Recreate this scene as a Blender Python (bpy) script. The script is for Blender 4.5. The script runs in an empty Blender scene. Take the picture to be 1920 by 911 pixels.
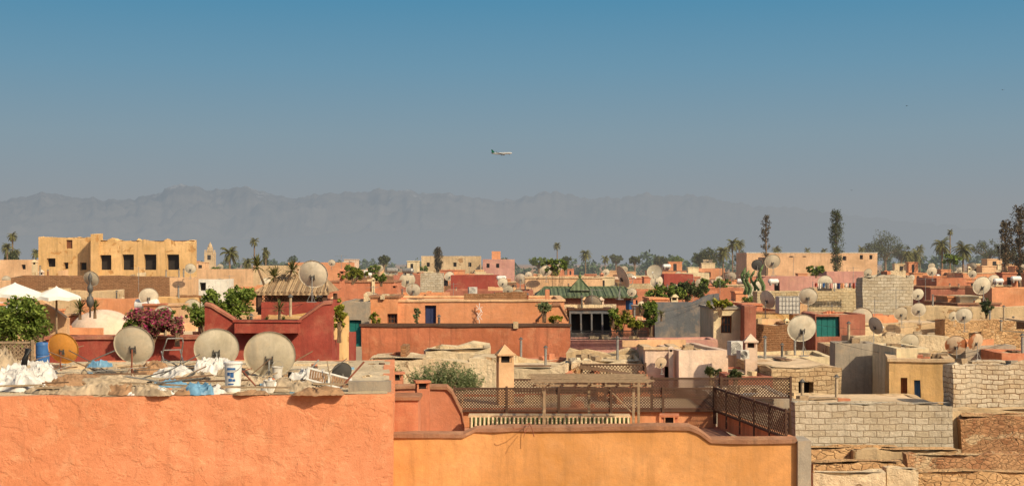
import bpy, math, random
from mathutils import Vector, Matrix, noise, Euler
R=random.Random(7)
F=2638.0; H=14.0; HY=490.0
sc=bpy.context.scene
col=sc.collection
sc.view_settings.view_transform='Standard'
try: sc.view_settings.look='None'
except: pass
sc.view_settings.exposure=0
def X(px,d): return (px-960.0)/F*d
def Z(y,d): return H-(y-HY)/F*d
def lin(r,g,b,k=1.0):
    f=lambda c:(c/255/12.92 if c/255<=0.04045 else ((c/255+0.055)/1.055)**2.4)*k
    return (f(r),f(g),f(b),1)
def sc_(c,k): return (min(c[0]*k,1),min(c[1]*k,1),min(c[2]*k,1),1)
def des(c,s=.16):
    l=.3*c[0]+.6*c[1]+.1*c[2]; l*=1.05
    return (c[0]+(l-c[0])*s,c[1]+(l-c[1])*s,c[2]+(l-c[2])*s,1)
# ------------------------------------------------ materials
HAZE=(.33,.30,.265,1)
class NT:
    def __init__(s,name):
        s.m=bpy.data.materials.new(name); s.m.use_nodes=True
        s.t=s.m.node_tree; s.t.nodes.clear()
        s.out=s.n('ShaderNodeOutputMaterial'); s.b=s.n('ShaderNodeBsdfPrincipled')
        s.l(s.b.outputs[0],s.out.inputs[0])
        s.b.inputs['Roughness'].default_value=0.9
        try: s.b.inputs['Specular IOR Level'].default_value=0.2
        except: pass
    def n(s,t): return s.t.nodes.new(t)
    def l(s,a,b): s.t.links.new(a,b)
    def pos(s): return s.n('ShaderNodeNewGeometry').outputs['Position']
    def mapping(s,v,scale):
        m=s.n('ShaderNodeMapping'); m.inputs['Scale'].default_value=scale; s.l(v,m.inputs['Vector']); return m.outputs[0]
    def noise(s,v,scale,detail=5,rough=.6,dist=0):
        n=s.n('ShaderNodeTexNoise'); n.inputs['Scale'].default_value=scale; n.inputs['Detail'].default_value=detail
        n.inputs['Roughness'].default_value=rough; n.inputs['Distortion'].default_value=dist
        s.l(v,n.inputs['Vector']); return n.outputs['Fac']
    def rng(s,v,a,b,c=0,d=1):
        m=s.n('ShaderNodeMapRange'); m.inputs[1].default_value=a; m.inputs[2].default_value=b
        m.inputs[3].default_value=c; m.inputs[4].default_value=d; s.l(v,m.inputs[0]); return m.outputs[0]
    def mix(s,f,a,b,mode='MIX'):
        m=s.n('ShaderNodeMix'); m.data_type='RGBA'; m.blend_type=mode
        for k,val in ((0,f),(6,a),(7,b)):
            if isinstance(val,(int,float)): m.inputs[k].default_value=val
            elif isinstance(val,tuple): m.inputs[k].default_value=val
            else: s.l(val,m.inputs[k])
        return m.outputs[2]
    def math(s,op,a,b):
        m=s.n('ShaderNodeMath'); m.operation=op
        for k,val in ((0,a),(1,b)):
            if isinstance(val,(int,float)): m.inputs[k].default_value=val
            else: s.l(val,m.inputs[k])
        return m.outputs[0]
    def bump(s,h,strength,dist=.02):
        b=s.n('ShaderNodeBump'); b.inputs['Strength'].default_value=strength; b.inputs['Distance'].default_value=dist
        s.l(h,b.inputs['Height']); s.l(b.outputs[0],s.b.inputs['Normal'])
    def color(s,c):
        if isinstance(c,tuple): s.b.inputs['Base Color'].default_value=c
        else: s.l(c,s.b.inputs['Base Color'])
    def fin(s):
        # aerial haze that grows with distance down the town (world position)
        src=s.out.inputs[0].links[0].from_socket
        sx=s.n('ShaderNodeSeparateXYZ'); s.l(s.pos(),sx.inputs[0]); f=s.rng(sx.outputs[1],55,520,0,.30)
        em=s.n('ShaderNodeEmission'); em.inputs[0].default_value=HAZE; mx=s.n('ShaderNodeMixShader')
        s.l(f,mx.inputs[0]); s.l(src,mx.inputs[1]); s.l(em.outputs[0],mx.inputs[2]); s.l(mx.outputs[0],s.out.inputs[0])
        try: s.m.cycles.emission_sampling='NONE'
        except: pass
        return s.m
def plaster(name,c,stain=.55,patch=None,patchamt=.64,bump=.5,bdist=.02,cscale=.5,stainc=None,ds=.05,dust=.36):
    t=NT(name); p=t.pos(); c=des(c,ds)
    n1=t.noise(p,cscale,7,.65,.4)
    c1=t.mix(t.rng(n1,.33,.67),sc_(c,.70),sc_(des(c,.12),1.2))
    n2=t.noise(p,4,7,.75)
    c2=t.mix(t.rng(n2,.35,.7),c1,sc_(des(c,.15),.72),'MIX')
    c2=t.mix(.7,c1,c2)
    du=t.noise(p,1.7,7,.7,.3); c2=t.mix(t.rng(du,.5,.75,0,dust),c2,lin(228,188,142,.86))
    st=t.noise(t.mapping(p,(2.6,2.6,.22)),1.6,6,.7)
    sf=t.rng(st,.5,.72,0,stain)
    dk=stainc or (c[0]*.38+.015,c[1]*.42+.012,c[2]*.5+.010,1)
    c3=t.mix(sf,c2,dk)
    sp=t.noise(p,26,3,.6); c3=t.mix(t.rng(sp,.6,.75,0,.4),c3,dk)
    if patch:
        pn=t.noise(p,1.1,7,.62,.6); c3=t.mix(t.rng(pn,patchamt,patchamt+.03),c3,patch)
    t.color(c3)
    h=t.math('ADD',t.noise(p,7,8,.65),t.math('MULTIPLY',t.noise(p,45,4,.6),.35))
    if patch: h=t.math('ADD',h,t.rng(t.noise(p,1.1,7,.62,.6),patchamt,patchamt+.03,0,-1.0))
    t.bump(h,bump,bdist*2)
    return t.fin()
def blocks(name,c1,c2,mort,bw=.42,bh=.21,ms=.018,stain=.4,jig=.05):
    t=NT(name)
    uv=t.n('ShaderNodeUVMap').outputs[0]; p=t.pos()
    nn=t.n('ShaderNodeTexNoise'); nn.inputs['Scale'].default_value=2.2; nn.inputs['Detail'].default_value=5; t.l(p,nn.inputs['Vector'])
    va=t.n('ShaderNodeVectorMath'); va.operation='MULTIPLY_ADD'; t.l(nn.outputs['Color'],va.inputs[0]); va.inputs[1].default_value=(jig*2.4,jig*2.4,0); t.l(uv,va.inputs[2])
    b=t.n('ShaderNodeTexBrick'); t.l(va.outputs[0],b.inputs['Vector'])
    b.inputs['Scale'].default_value=1; b.inputs['Brick Width'].default_value=bw; b.inputs['Row Height'].default_value=bh
    b.inputs['Mortar Size'].default_value=ms; b.inputs['Mortar Smooth'].default_value=.5; b.inputs['Bias'].default_value=0
    b.inputs['Color1'].default_value=c1; b.inputs['Color2'].default_value=c2; b.inputs['Mortar'].default_value=mort
    n=t.noise(p,3,7,.7); c=t.mix(t.rng(n,.3,.7,0,.75),b.outputs['Color'],sc_(c2,.5),'MIX')
    c=t.mix(.5,b.outputs['Color'],c)
    big=t.noise(p,.9,7,.7,.5); c=t.mix(t.rng(big,.50,.62,0,.85),c,sc_(c1,.86))
    n9=t.noise(p,9,6,.75); c=t.mix(t.rng(n9,.45,.75,0,.6),c,sc_(c2,.6))
    st=t.noise(t.mapping(p,(2.6,2.6,.3)),1.3,6,.7); c=t.mix(t.rng(st,.5,.72,0,stain),c,sc_(c2,.35))
    t.color(c)
    h=t.math('ADD',t.math('MULTIPLY',b.outputs['Fac'],-1.0),t.math('MULTIPLY',t.noise(p,14,7,.72),1.5))
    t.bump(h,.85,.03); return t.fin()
def rubble(name,c1,c2,mort,scale=5):
    t=NT(name); p=t.mapping(t.pos(),(1,1,1.6))
    nn=t.n('ShaderNodeTexNoise'); nn.inputs['Scale'].default_value=3; t.l(p,nn.inputs['Vector'])
    va=t.n('ShaderNodeVectorMath'); va.operation='MULTIPLY_ADD'; t.l(nn.outputs['Color'],va.inputs[0]); va.inputs[1].default_value=(.25,.25,.25); t.l(p,va.inputs[2])
    v=t.n('ShaderNodeTexVoronoi'); v.inputs['Scale'].default_value=scale; t.l(va.outputs[0],v.inputs['Vector'])
    v2=t.n('ShaderNodeTexVoronoi'); v2.feature='DISTANCE_TO_EDGE'; v2.inputs['Scale'].default_value=scale; t.l(va.outputs[0],v2.inputs['Vector'])
    sep=t.n('ShaderNodeSeparateColor'); t.l(v.outputs['Color'],sep.inputs[0])
    c=t.mix(sep.outputs[0],c1,c2)
    n=t.noise(t.pos(),1.1,8,.7,.5)
    e=t.rng(v2.outputs['Distance'],.02,.09)
    c=t.mix(e,sc_(mort,.7),c); c=t.mix(t.rng(n,.42,.6,0,.85),c,sc_(mort,1.15))
    n3=t.noise(t.pos(),9,6,.7); c=t.mix(t.rng(n3,.45,.75,0,.45),c,sc_(c1,.5))
    n4=t.noise(t.pos(),.8,6,.7,.8); c=t.mix(t.rng(n4,.58,.63,0,.7),c,lin(228,200,156,.85))
    t.color(c)
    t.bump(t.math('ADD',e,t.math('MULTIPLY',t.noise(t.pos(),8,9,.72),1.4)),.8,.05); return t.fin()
def simple(name,c,rough=.7,var=.25,scale=8,bump=.2,metal=0,spec=.3):
    t=NT(name); p=t.pos()
    n=t.noise(p,scale,6,.65); t.color(t.mix(t.rng(n,.3,.7),sc_(c,1-var),sc_(c,1+var*.6)))
    t.b.inputs['Roughness'].default_value=rough; t.b.inputs['Metallic'].default_value=metal
    t.b.inputs['Specular IOR Level'].default_value=spec
    if bump: t.bump(t.noise(p,scale*4,4,.6),bump,.01)
    return t.m if name.startswith('aircraft') else t.fin()
def leafmat(name,c1,c2,c3=None,transl=.3,k=1.7,nm=.45):
    t=NT(name); g=t.n('ShaderNodeNewGeometry')
    r=t.n('ShaderNodeValToRGB'); r.color_ramp.elements[0].color=sc_(c1,k); r.color_ramp.elements[1].color=sc_(c2,k)
    if c3: e=r.color_ramp.elements.new(.85); e.color=sc_(c3,k*.8)
    t.l(g.outputs['Random Per Island'],r.inputs[0])
    n=t.noise(g.outputs['Position'],.9,4,.6); c=t.mix(t.rng(n,.35,.65,0,nm),r.outputs[0],sc_(c1,k*.8))
    t.color(c); t.b.inputs['Roughness'].default_value=.65
    tr=t.n('ShaderNodeBsdfTranslucent'); t.l(c,tr.inputs[0]); mx=t.n('ShaderNodeMixShader'); mx.inputs[0].default_value=transl
    t.l(t.b.outputs[0],mx.inputs[1]); t.l(tr.outputs[0],mx.inputs[2]); t.l(mx.outputs[0],t.out.inputs[0]); return t.fin()
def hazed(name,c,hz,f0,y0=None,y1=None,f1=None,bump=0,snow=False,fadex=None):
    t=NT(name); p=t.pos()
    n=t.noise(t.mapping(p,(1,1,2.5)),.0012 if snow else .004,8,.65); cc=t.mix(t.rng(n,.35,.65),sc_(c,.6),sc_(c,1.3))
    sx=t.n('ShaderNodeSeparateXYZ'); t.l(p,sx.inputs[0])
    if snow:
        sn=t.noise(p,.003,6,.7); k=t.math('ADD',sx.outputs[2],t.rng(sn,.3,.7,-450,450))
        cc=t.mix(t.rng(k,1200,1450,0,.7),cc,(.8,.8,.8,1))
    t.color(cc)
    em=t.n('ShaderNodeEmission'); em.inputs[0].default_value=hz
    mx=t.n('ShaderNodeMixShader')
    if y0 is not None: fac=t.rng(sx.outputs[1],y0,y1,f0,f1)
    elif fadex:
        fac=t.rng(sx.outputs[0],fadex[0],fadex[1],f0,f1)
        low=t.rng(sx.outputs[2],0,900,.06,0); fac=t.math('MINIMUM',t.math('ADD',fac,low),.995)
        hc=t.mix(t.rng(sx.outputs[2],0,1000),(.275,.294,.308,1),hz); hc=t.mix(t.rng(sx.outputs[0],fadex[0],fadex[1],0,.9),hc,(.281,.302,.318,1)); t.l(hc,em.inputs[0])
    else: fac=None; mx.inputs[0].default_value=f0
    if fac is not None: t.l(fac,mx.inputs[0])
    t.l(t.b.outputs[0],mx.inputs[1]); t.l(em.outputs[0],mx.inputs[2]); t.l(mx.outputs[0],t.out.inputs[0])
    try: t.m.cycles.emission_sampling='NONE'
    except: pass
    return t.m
K=.9
M={}
M['ochre']=plaster('ochre_plaster',lin(226,156,80,.88),.4,None,bump=.35,ds=.0,dust=.16)
M['terra']=plaster('terracotta_plaster',lin(212,126,80,K),.6)
M['terradark']=plaster('stained_terracotta',lin(204,114,66,K),.98,bump=.6)
M['orange']=plaster('orange_plaster',lin(230,148,88,K),.5)
M['peach']=plaster('peach_plaster',lin(232,180,124,K),.6)
M['pink']=plaster('pink_plaster',lin(212,148,128,K),.5)
M['pinkpale']=plaster('pale_pink_plaster',lin(230,196,164,K),.5)
M['cream']=plaster('cream_plaster',lin(230,204,152,K),.65,lin(184,152,106,K))
M['yellow']=plaster('yellow_plaster',lin(230,180,104,K),.7,lin(190,142,86,K),.60)
M['sand']=plaster('sand_plaster',lin(216,182,130,K),.75,lin(168,130,88,K),.6,bump=.8)
M['old']=plaster('weathered_lime_plaster',lin(234,206,158,K),.75,lin(192,150,104,K),.6,bump=1,bdist=.04)
M['red']=plaster('dark_red_plaster',lin(170,68,48,K),.5,None,bump=.4,ds=.03,dust=.18)
M['redbrown']=plaster('red_brown_plaster',lin(182,106,76,K),.6)
M['grey']=plaster('grey_cement_and_wall_shade',lin(172,156,132,K),.6)  # also colours the shaded part of one upper storey wall
M['darkgrey']=plaster('dark_grey_and_wall_shade',lin(112,112,112,K),.5)  # also holds the slanted wall's shade as a dark colour
M['white']=plaster('whitewash',lin(236,226,204,K),.45)
M['block']=blocks('pale_concrete_blocks',lin(218,204,178,K),lin(194,176,146,K),lin(164,142,112,K),.33,.165,.013)
M['blockwhite']=blocks('whitewashed_blocks',lin(228,212,184,K),lin(206,180,144,K),lin(144,112,82,K),.29,.13,.015,jig=.08)
M['blockw']=blocks('cream_blocks',lin(226,204,162,K),lin(202,174,130,K),lin(166,138,102,K),.30,.16,.013)
M['brick']=blocks('brown_bricks',lin(168,120,82,K),lin(136,94,64,K),lin(188,148,108,K),.26,.09,.018)
M['brickbig']=blocks('tan_stone_blocks',lin(220,192,150,K),lin(190,158,118,K),lin(154,124,90,K),.28,.13,.014,jig=.09)
M['rubble']=rubble('rubble_masonry',lin(210,168,118,K),lin(172,128,86,K),lin(206,166,118,K))
M['rubblered']=rubble('red_rubble_masonry',lin(196,140,98,K),lin(152,104,70,K),lin(188,146,104,K),7)
M['roof']=plaster('dusty_roof',lin(228,194,146,K),.6,lin(184,148,110,K),.58,cscale=.3)
M['roofred']=plaster('terracotta_roof',lin(208,140,98,K),.6,lin(174,122,90,K),.6,cscale=.3)
M['coping']=plaster('coping_brown',lin(168,114,76,K),.7,bump=.6,dust=.3)
M['copinglight']=plaster('coping_sand',lin(220,184,134,K),.6,bump=.6)
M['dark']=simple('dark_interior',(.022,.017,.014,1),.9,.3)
M['glass']=simple('dark_glass',(.03,.035,.04,1),.25,.3,3,0,0,.5)
M['wood']=simple('weathered_wood',lin(118,90,66),.8,.35,10)
M['woodgrey']=simple('grey_wood',lin(148,126,98),.85,.4,12)
M['wooddark']=simple('dark_wood',lin(84,60,44),.8,.35,12)
M['doorbrown']=simple('brown_door_paint',lin(116,70,40),.6)
M['doorblue']=simple('blue_door_paint',lin(44,52,84),.6)
M['teal']=simple('teal_paint',lin(30,112,104,.8),.55,.2)
M['blue']=simple('blue_paint',lin(60,106,160,.8),.5,.2)
M['blacki']=simple('black_iron',lin(34,32,30),.55,.2,8,.1,.3)
M['steel']=simple('galvanised_steel',lin(150,146,138),.5,.3,14,.1,.4)
M['darksteel']=simple('dull_dark_metal',lin(92,88,82),.6,.3,14,.1,.2)
M['rust']=simple('rusty_steel',lin(128,72,50),.8,.4,14,.4)
M['dishwhite']=plaster('dish_offwhite',lin(224,208,176,K),.3,lin(178,152,118,K),.7,bump=.05,cscale=2)
M['dishgrey']=plaster('dish_beige_grey',lin(200,184,152,K),.4,lin(162,136,102,K),.68,bump=.05,cscale=2)
M['dishrust']=plaster('dish_rusty',lin(208,178,140,K),.7,lin(156,98,64,K),.55,bump=.08,cscale=2)
M['dishyellow']=plaster('dish_ochre',lin(228,150,36,K),.5,lin(160,98,44,K),.68,bump=.08,cscale=2,ds=0,dust=.1)
M['dishdark']=simple('dish_dark',lin(66,64,60),.6,.3,6,.05)
M['whitepaint']=simple('white_plastic',(.66,.63,.57,1),.5,.2,5,.05)
M['dullwhite']=simple('dusty_white_paint',(.52,.48,.41,1),.75,.3,9,.1)
M['canvas']=simple('white_canvas',(.72,.69,.6,1),.85,.1,3,.1)
M['tarpwhite']=simple('white_plastic_sheet',(.58,.54,.48,1),.5,.4,5,.3)
M['tarpgrey']=simple('grey_cardboard',lin(168,148,120),.8,.45,5,.4)
M['tarpbrown']=simple('brown_cloth',lin(150,116,84),.9,.4,5,.4)
M['tarpblue']=simple('blue_plastic_sheet',lin(112,156,182,.8),.45,.4,6,.3)
M['tarpblack']=simple('black_rubber',lin(30,30,30),.5,.2)
M['leafg']=leafmat('bright_leaves',(.035,.06,.008,1),(.105,.155,.02,1),(.2,.24,.045,1))
M['leafd']=leafmat('dark_leaves',(.022,.03,.010,1),(.06,.075,.022,1),(.09,.1,.035,1),.2)
M['leafo']=leafmat('olive_leaves',(.085,.11,.035,1),(.20,.24,.09,1),(.32,.34,.17,1),.45,1.4)
M['leafp']=leafmat('palm_leaves',(.035,.05,.012,1),(.12,.14,.04,1),(.24,.2,.07,1),k=1.5)
M['leafy']=leafmat('yellow_green_leaves',(.07,.10,.01,1),(.3,.3,.04,1),(.4,.36,.05,1),k=1.2)
M['leafm']=leafmat('bougainvillea',(.50,.04,.17,1),(.85,.10,.30,1),(.16,.26,.05,1),.45,1.1,.1)
M['leafbrown']=leafmat('cypress_needles',(.025,.02,.010,1),(.07,.055,.026,1),(.11,.08,.04,1),.1,1.7)
M['bark']=simple('bark',lin(124,100,76),.95,.4,6,.8)
M['cactus']=simple('cactus_green',lin(92,110,66),.7,.3,8,.4)
def salmon():
    t=NT('hand_trowelled_salmon_plaster'); p=t.pos(); c=lin(222,140,94,.92)
    n1=t.noise(p,.7,8,.68,.6); c1=t.mix(t.rng(n1,.33,.67),sc_(c,.86),sc_(des(c,.08),1.12))
    c1=t.mix(t.rng(t.noise(p,6,8,.78),.42,.7,0,.45),c1,sc_(c,.7))
    c1=t.mix(t.rng(t.noise(p,2.6,8,.78,.4),.5,.75,0,.65),c1,lin(234,180,134,.9))
    st=t.noise(t.mapping(p,(3,3,.3)),1.5,6,.7); c1=t.mix(t.rng(st,.54,.74,0,.4),c1,lin(166,104,70,.85))
    sp=t.noise(p,38,4,.7); c1=t.mix(t.rng(sp,.56,.74,0,.5),c1,lin(156,92,60,.85))
    t.color(c1)
    a=t.noise(t.mapping(p,(1,1,1.3)),1.3,5,.55,.2); b=t.noise(p,12,10,.78,.2); f=t.noise(p,65,4,.7)
    r=t.rng(a,.47,.51); l=t.noise(p,3.6,5,.6,.3); l=t.rng(l,.54,.58)
    h=t.math('ADD',t.math('MULTIPLY',r,.32),t.math('MULTIPLY',b,.8)); h=t.math('ADD',h,t.math('MULTIPLY',f,.25)); h=t.math('ADD',h,t.math('MULTIPLY',l,.28))
    t.bump(h,.6,.035); return t.m
M['salmon']=salmon()
def ribbed(name,ca,cb,cd,rough,ws):
    t=NT(name); uv=t.n('ShaderNodeUVMap').outputs[0]; p=t.pos()
    w=t.n('ShaderNodeTexWave'); w.inputs['Scale'].default_value=ws; w.bands_direction='X'; t.l(uv,w.inputs[0])
    c=t.mix(t.rng(t.noise(p,2.4,6,.75),.35,.65),ca,cb); c=t.mix(t.rng(w.outputs[1],0,.5,.6,0),c,cd)
    t.color(c); t.b.inputs['Roughness'].default_value=rough; t.bump(w.outputs[1],.6,.05); return t.fin()
M['greenroof']=ribbed('green_glazed_tiles',lin(84,100,70,.8),lin(118,124,92,.8),lin(60,70,50),.75,1.3)
M['paletile']=ribbed('tan_grey_tiles',lin(190,162,124,.85),lin(154,128,98,.85),lin(92,70,52),.85,1.6)
# ------------------------------------------------ mesh builder
class MB:
    def __init__(s): s.v=[]; s.f=[]; s.mi=[]
    def poly(s,pts,mi=0):
        i=len(s.v); s.v+=[tuple(p) for p in pts]; s.f.append(tuple(range(i,i+len(pts)))); s.mi.append(mi)
    def box(s,x0,x1,y0,y1,z0,z1,mi=0):
        i=len(s.v)
        s.v+=[(x0,y0,z0),(x1,y0,z0),(x1,y1,z0),(x0,y1,z0),(x0,y0,z1),(x1,y0,z1),(x1,y1,z1),(x0,y1,z1)]
        for f in ((0,3,2,1),(4,5,6,7),(0,1,5,4),(1,2,6,5),(2,3,7,6),(3,0,4,7)): s.f.append(tuple(i+k for k in f)); s.mi.append(mi)
    def tube(s,pts,rad,n=8,mi=0,cap=True):
        pts=[Vector(p) for p in pts]
        if not isinstance(rad,(list,tuple)): rad=[rad]*len(pts)
        base=len(s.v)
        for k,p in enumerate(pts):
            a=pts[max(k-1,0)]; b=pts[min(k+1,len(pts)-1)]; dr=(b-a)
            if dr.length<1e-6: dr=Vector((0,0,1))
            dr.normalize(); up=Vector((0,0,1)) if abs(dr.z)<.95 else Vector((0,1,0))
            u=dr.cross(up).normalized(); w=u.cross(dr).normalized()
            for j in range(n):
                t=2*math.pi*(j+.5)/n; q=p+u*math.cos(t)*rad[k]+w*math.sin(t)*rad[k]; s.v.append(tuple(q))
        for k in range(len(pts)-1):
            for j in range(n):
                a=base+k*n+j; b=base+k*n+(j+1)%n; s.f.append((a,b,b+n,a+n)); s.mi.append(mi)
        if cap:
            s.f.append(tuple(base+j for j in range(n-1,-1,-1))); s.mi.append(mi)
            e=base+(len(pts)-1)*n; s.f.append(tuple(e+j for j in range(n))); s.mi.append(mi)
    def rev(s,prof,n=20,mi=0,c=(0,0,0)):
        base=len(s.v)
        for r,z in prof:
            for j in range(n):
                t=2*math.pi*j/n; s.v.append((c[0]+r*math.cos(t),c[1]+r*math.sin(t),c[2]+z))
        for k in range(len(prof)-1):
            for j in range(n):
                a=base+k*n+j; b=base+k*n+(j+1)%n; s.f.append((a,b,b+n,a+n)); s.mi.append(mi)
        s.f.append(tuple(base+j for j in range(n-1,-1,-1))); s.mi.append(mi)
        e=base+(len(prof)-1)*n; s.f.append(tuple(e+j for j in range(n))); s.mi.append(mi)
    def mesh(s,name,mats,smooth=False,merge=False,uv=True,amp=0,freq=.8,off=(0,0,0),rag=0,ragz=None):
        v=s.v
        if amp or rag:
            o=Vector(off); nv=[]
            for p in v:
                q=Vector(p); w=(q+o)
                dq=noise.noise_vector(w*freq)*amp+noise.noise_vector(w*freq*3.1)*amp*.5
                if q.z<.01: dq=Vector((0,0,0))
                if rag and q.z>=ragz-.001:
                    dq=dq+Vector((0,0,(noise.noise(w*.9)+.6*noise.noise(w*2.7)+.3*noise.noise(w*7))*rag-.3*rag))
                nv.append(tuple(q+dq))
            v=nv
        me=bpy.data.meshes.new(name); me.from_pydata(v,[],s.f)
        for m in (mats if isinstance(mats,(list,tuple)) else [mats]): me.materials.append(m)
        me.polygons.foreach_set('material_index',s.mi)
        if uv:
            ul=me.uv_layers.new(name='UVMap'); d=ul.data
            for pl in me.polygons:
                nn=pl.normal
                for li in pl.loop_indices:
                    c=me.vertices[me.loops[li].vertex_index].co
                    if abs(nn.z)>.75: d[li].uv=(c.x,c.y)
                    elif abs(nn.x)>abs(nn.y): d[li].uv=(c.y,c.z)
                    else: d[li].uv=(c.x,c.z)
        if merge:
            import bmesh
            bm=bmesh.new(); bm.from_mesh(me); bmesh.ops.remove_doubles(bm,verts=bm.verts,dist=1e-4)
            bmesh.ops.dissolve_degenerate(bm,dist=1e-4,edges=bm.edges); bm.to_mesh(me); bm.free()
        if smooth: me.polygons.foreach_set('use_smooth',[True]*len(me.polygons))
        me.update(); return me
def ob(name,me,parent=None,loc=(0,0,0),rot=(0,0,0),scale=None,**kw):
    o=bpy.data.objects.new(name,me); col.objects.link(o); o.location=loc; o.rotation_euler=rot
    if scale is not None: o.scale=(scale,)*3 if isinstance(scale,(int,float)) else scale
    if parent: o.parent=parent
    for k,v in kw.items(): o[k]=v
    return o
def top(name,label,cat,loc=(0,0,0),rz=0,scale=None,group=None):
    e=ob(name,None,None,loc,(0,0,rz),scale); e.empty_display_size=.3
    if len(label.split())<4: label+=' in the old town'
    e['label']=label; e['category']=cat
    if group: e['group']=group
    return e
def cuts(a,b,st):
    n=max(1,int(round((b-a)/st))); return [a+(b-a)*i/n for i in range(n+1)]
CUR=[]; HL=[]
def opening_children(e,ops,dep=.18):
    for (a,b,z0,z1,kind) in ops:
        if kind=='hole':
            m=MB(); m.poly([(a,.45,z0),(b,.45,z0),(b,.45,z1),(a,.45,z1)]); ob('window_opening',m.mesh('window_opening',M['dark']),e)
        elif kind=='window':
            m=MB(); m.poly([(a,dep,z0),(b,dep,z0),(b,dep,z1),(a,dep,z1)]); w=ob('window',m.mesh('window',M['glass']),e)
            m=MB(); t=.05; y0,y1=dep-.05,dep-.004
            m.box(a,a+t,y0,y1,z0,z1); m.box(b-t,b,y0,y1,z0,z1); m.box(a+t,b-t,y0,y1,z0,z0+t); m.box(a+t,b-t,y0,y1,z1-t,z1)
            nx=3
            for k in range(1,nx): x=a+(b-a)*k/nx; m.box(x-.012,x+.012,y0+.01,y1,z0+t,z1-t)
            zz=(z0+z1)/2; m.box(a+t,b-t,y0+.015,y1-.003,zz-.012,zz+.012)
            ob('frame',m.mesh('frame',M['doorbrown']),w)
        else:
            mat={'door':M['doorbrown'],'doorblue':M['doorblue'],'teal':M['teal'],'blue':M['blue']}[kind]
            m=MB(); n=max(2,int((b-a)/.22)); y=dep
            for k in range(n):
                xa=a+(b-a)*k/n+.008; xb=a+(b-a)*(k+1)/n-.008; m.box(xa,xb,y-.04,y,z0,z1)
            m.poly([(a,y+.01,z0),(b,y+.01,z0),(b,y+.01,z1),(a,y+.01,z1)])
            ob('door',m.mesh('door',mat),e)
def depth_for(kind): return .45 if kind=='hole' else .18
def house_w(x0,y0,ang,w,dep,zt,mat,label,name='house',cat='house',rag=0,ops=(),par=.35,roof=None,coping=None,amp=.025,group='houses of the old town',step=None,roofz=None):
    d=y0; st=step or max(.4,min(2.5,d/80))
    e=top(name,label,cat,(x0,y0,0),ang,None,group)
    xs=sorted(set([round(v,4) for v in cuts(0,w,st)]+[round(v,4) for o in ops for v in (o[0],o[1])]))
    zs=[0]+[z for z in cuts(max(.5,zt-5),zt,st)]
    zs=sorted(set([round(z,4) for z in zs]+[round(v,4) for o in ops for v in (o[2],o[3])]))
    zt=zs[-1]; w=xs[-1]; ys=[round(v,4) for v in cuts(0,dep,st*1.3)]; dep=ys[-1]
    m=MB()
    for i in range(len(xs)-1):
        for j in range(len(zs)-1):
            cx=(xs[i]+xs[i+1])/2; cz=(zs[j]+zs[j+1])/2
            if any(o[0]<cx<o[1] and o[2]<cz<o[3] for o in ops): continue
            m.poly([(xs[i],0,zs[j]),(xs[i+1],0,zs[j]),(xs[i+1],0,zs[j+1]),(xs[i],0,zs[j+1])])
    for o in ops:
        a,b,z0,z1=o[:4]; q=depth_for(o[4])
        m.poly([(a,0,z0),(a,0,z1),(a,q,z1),(a,q,z0)]); m.poly([(b,0,z0),(b,q,z0),(b,q,z1),(b,0,z1)])
        m.poly([(a,0,z1),(b,0,z1),(b,q,z1),(a,q,z1)]); m.poly([(a,0,z0),(a,q,z0),(b,q,z0),(b,0,z0)])
    for j in range(len(zs)-1):
        for i in range(len(ys)-1):
            a,b,z0,z1=ys[i],ys[i+1],zs[j],zs[j+1]
            m.poly([(0,b,z0),(0,a,z0),(0,a,z1),(0,b,z1)]); m.poly([(w,a,z0),(w,b,z0),(w,b,z1),(w,a,z1)])
        for i in range(len(xs)-1):
            a,b=xs[i],xs[i+1]; z0,z1=zs[j],zs[j+1]; m.poly([(b,dep,z0),(a,dep,z0),(a,dep,z1),(b,dep,z1)])
    t=min(.22,dep*.3); zi=zt-par
    cl=lambda v,a,b:max(a,min(b,v))
    for i in range(len(xs)-1):
        a,b=xs[i],xs[i+1]; ai,bi=cl(a,t,w-t),cl(b,t,w-t)
        if bi-ai<1e-5:
            m.poly([(a,0,zt),(b,0,zt),(bi,t,zt)]); m.poly([(b,dep,zt),(a,dep,zt),(ai,dep-t,zt)]); continue
        m.poly([(a,0,zt),(b,0,zt),(bi,t,zt),(ai,t,zt)]); m.poly([(b,dep,zt),(a,dep,zt),(ai,dep-t,zt),(bi,dep-t,zt)])
        m.poly([(ai,t,zt),(bi,t,zt),(bi,t,zi),(ai,t,zi)]); m.poly([(bi,dep-t,zt),(ai,dep-t,zt),(ai,dep-t,zi),(bi,dep-t,zi)])
    for i in range(len(ys)-1):
        a,b=ys[i],ys[i+1]; ai,bi=cl(a,t,dep-t),cl(b,t,dep-t)
        if bi-ai<1e-5:
            m.poly([(0,b,zt),(0,a,zt),(t,ai,zt)]); m.poly([(w,a,zt),(w,b,zt),(w-t,bi,zt)]); continue
        m.poly([(0,b,zt),(0,a,zt),(t,ai,zt),(t,bi,zt)]); m.poly([(w,a,zt),(w,b,zt),(w-t,bi,zt),(w-t,ai,zt)])
        m.poly([(t,bi,zt),(t,ai,zt),(t,ai,zi),(t,bi,zi)]); m.poly([(w-t,ai,zt),(w-t,bi,zt),(w-t,bi,zi),(w-t,ai,zi)])
    ob('wall',m.mesh('wall',mat,amp=amp,off=(x0,y0,0),rag=rag,ragz=zt),e)
    m=MB(); gx=cuts(t*.4,w-t*.4,st*1.2); gy=cuts(t*.4,dep-t*.4,st*1.2); zr=zi+.03
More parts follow.
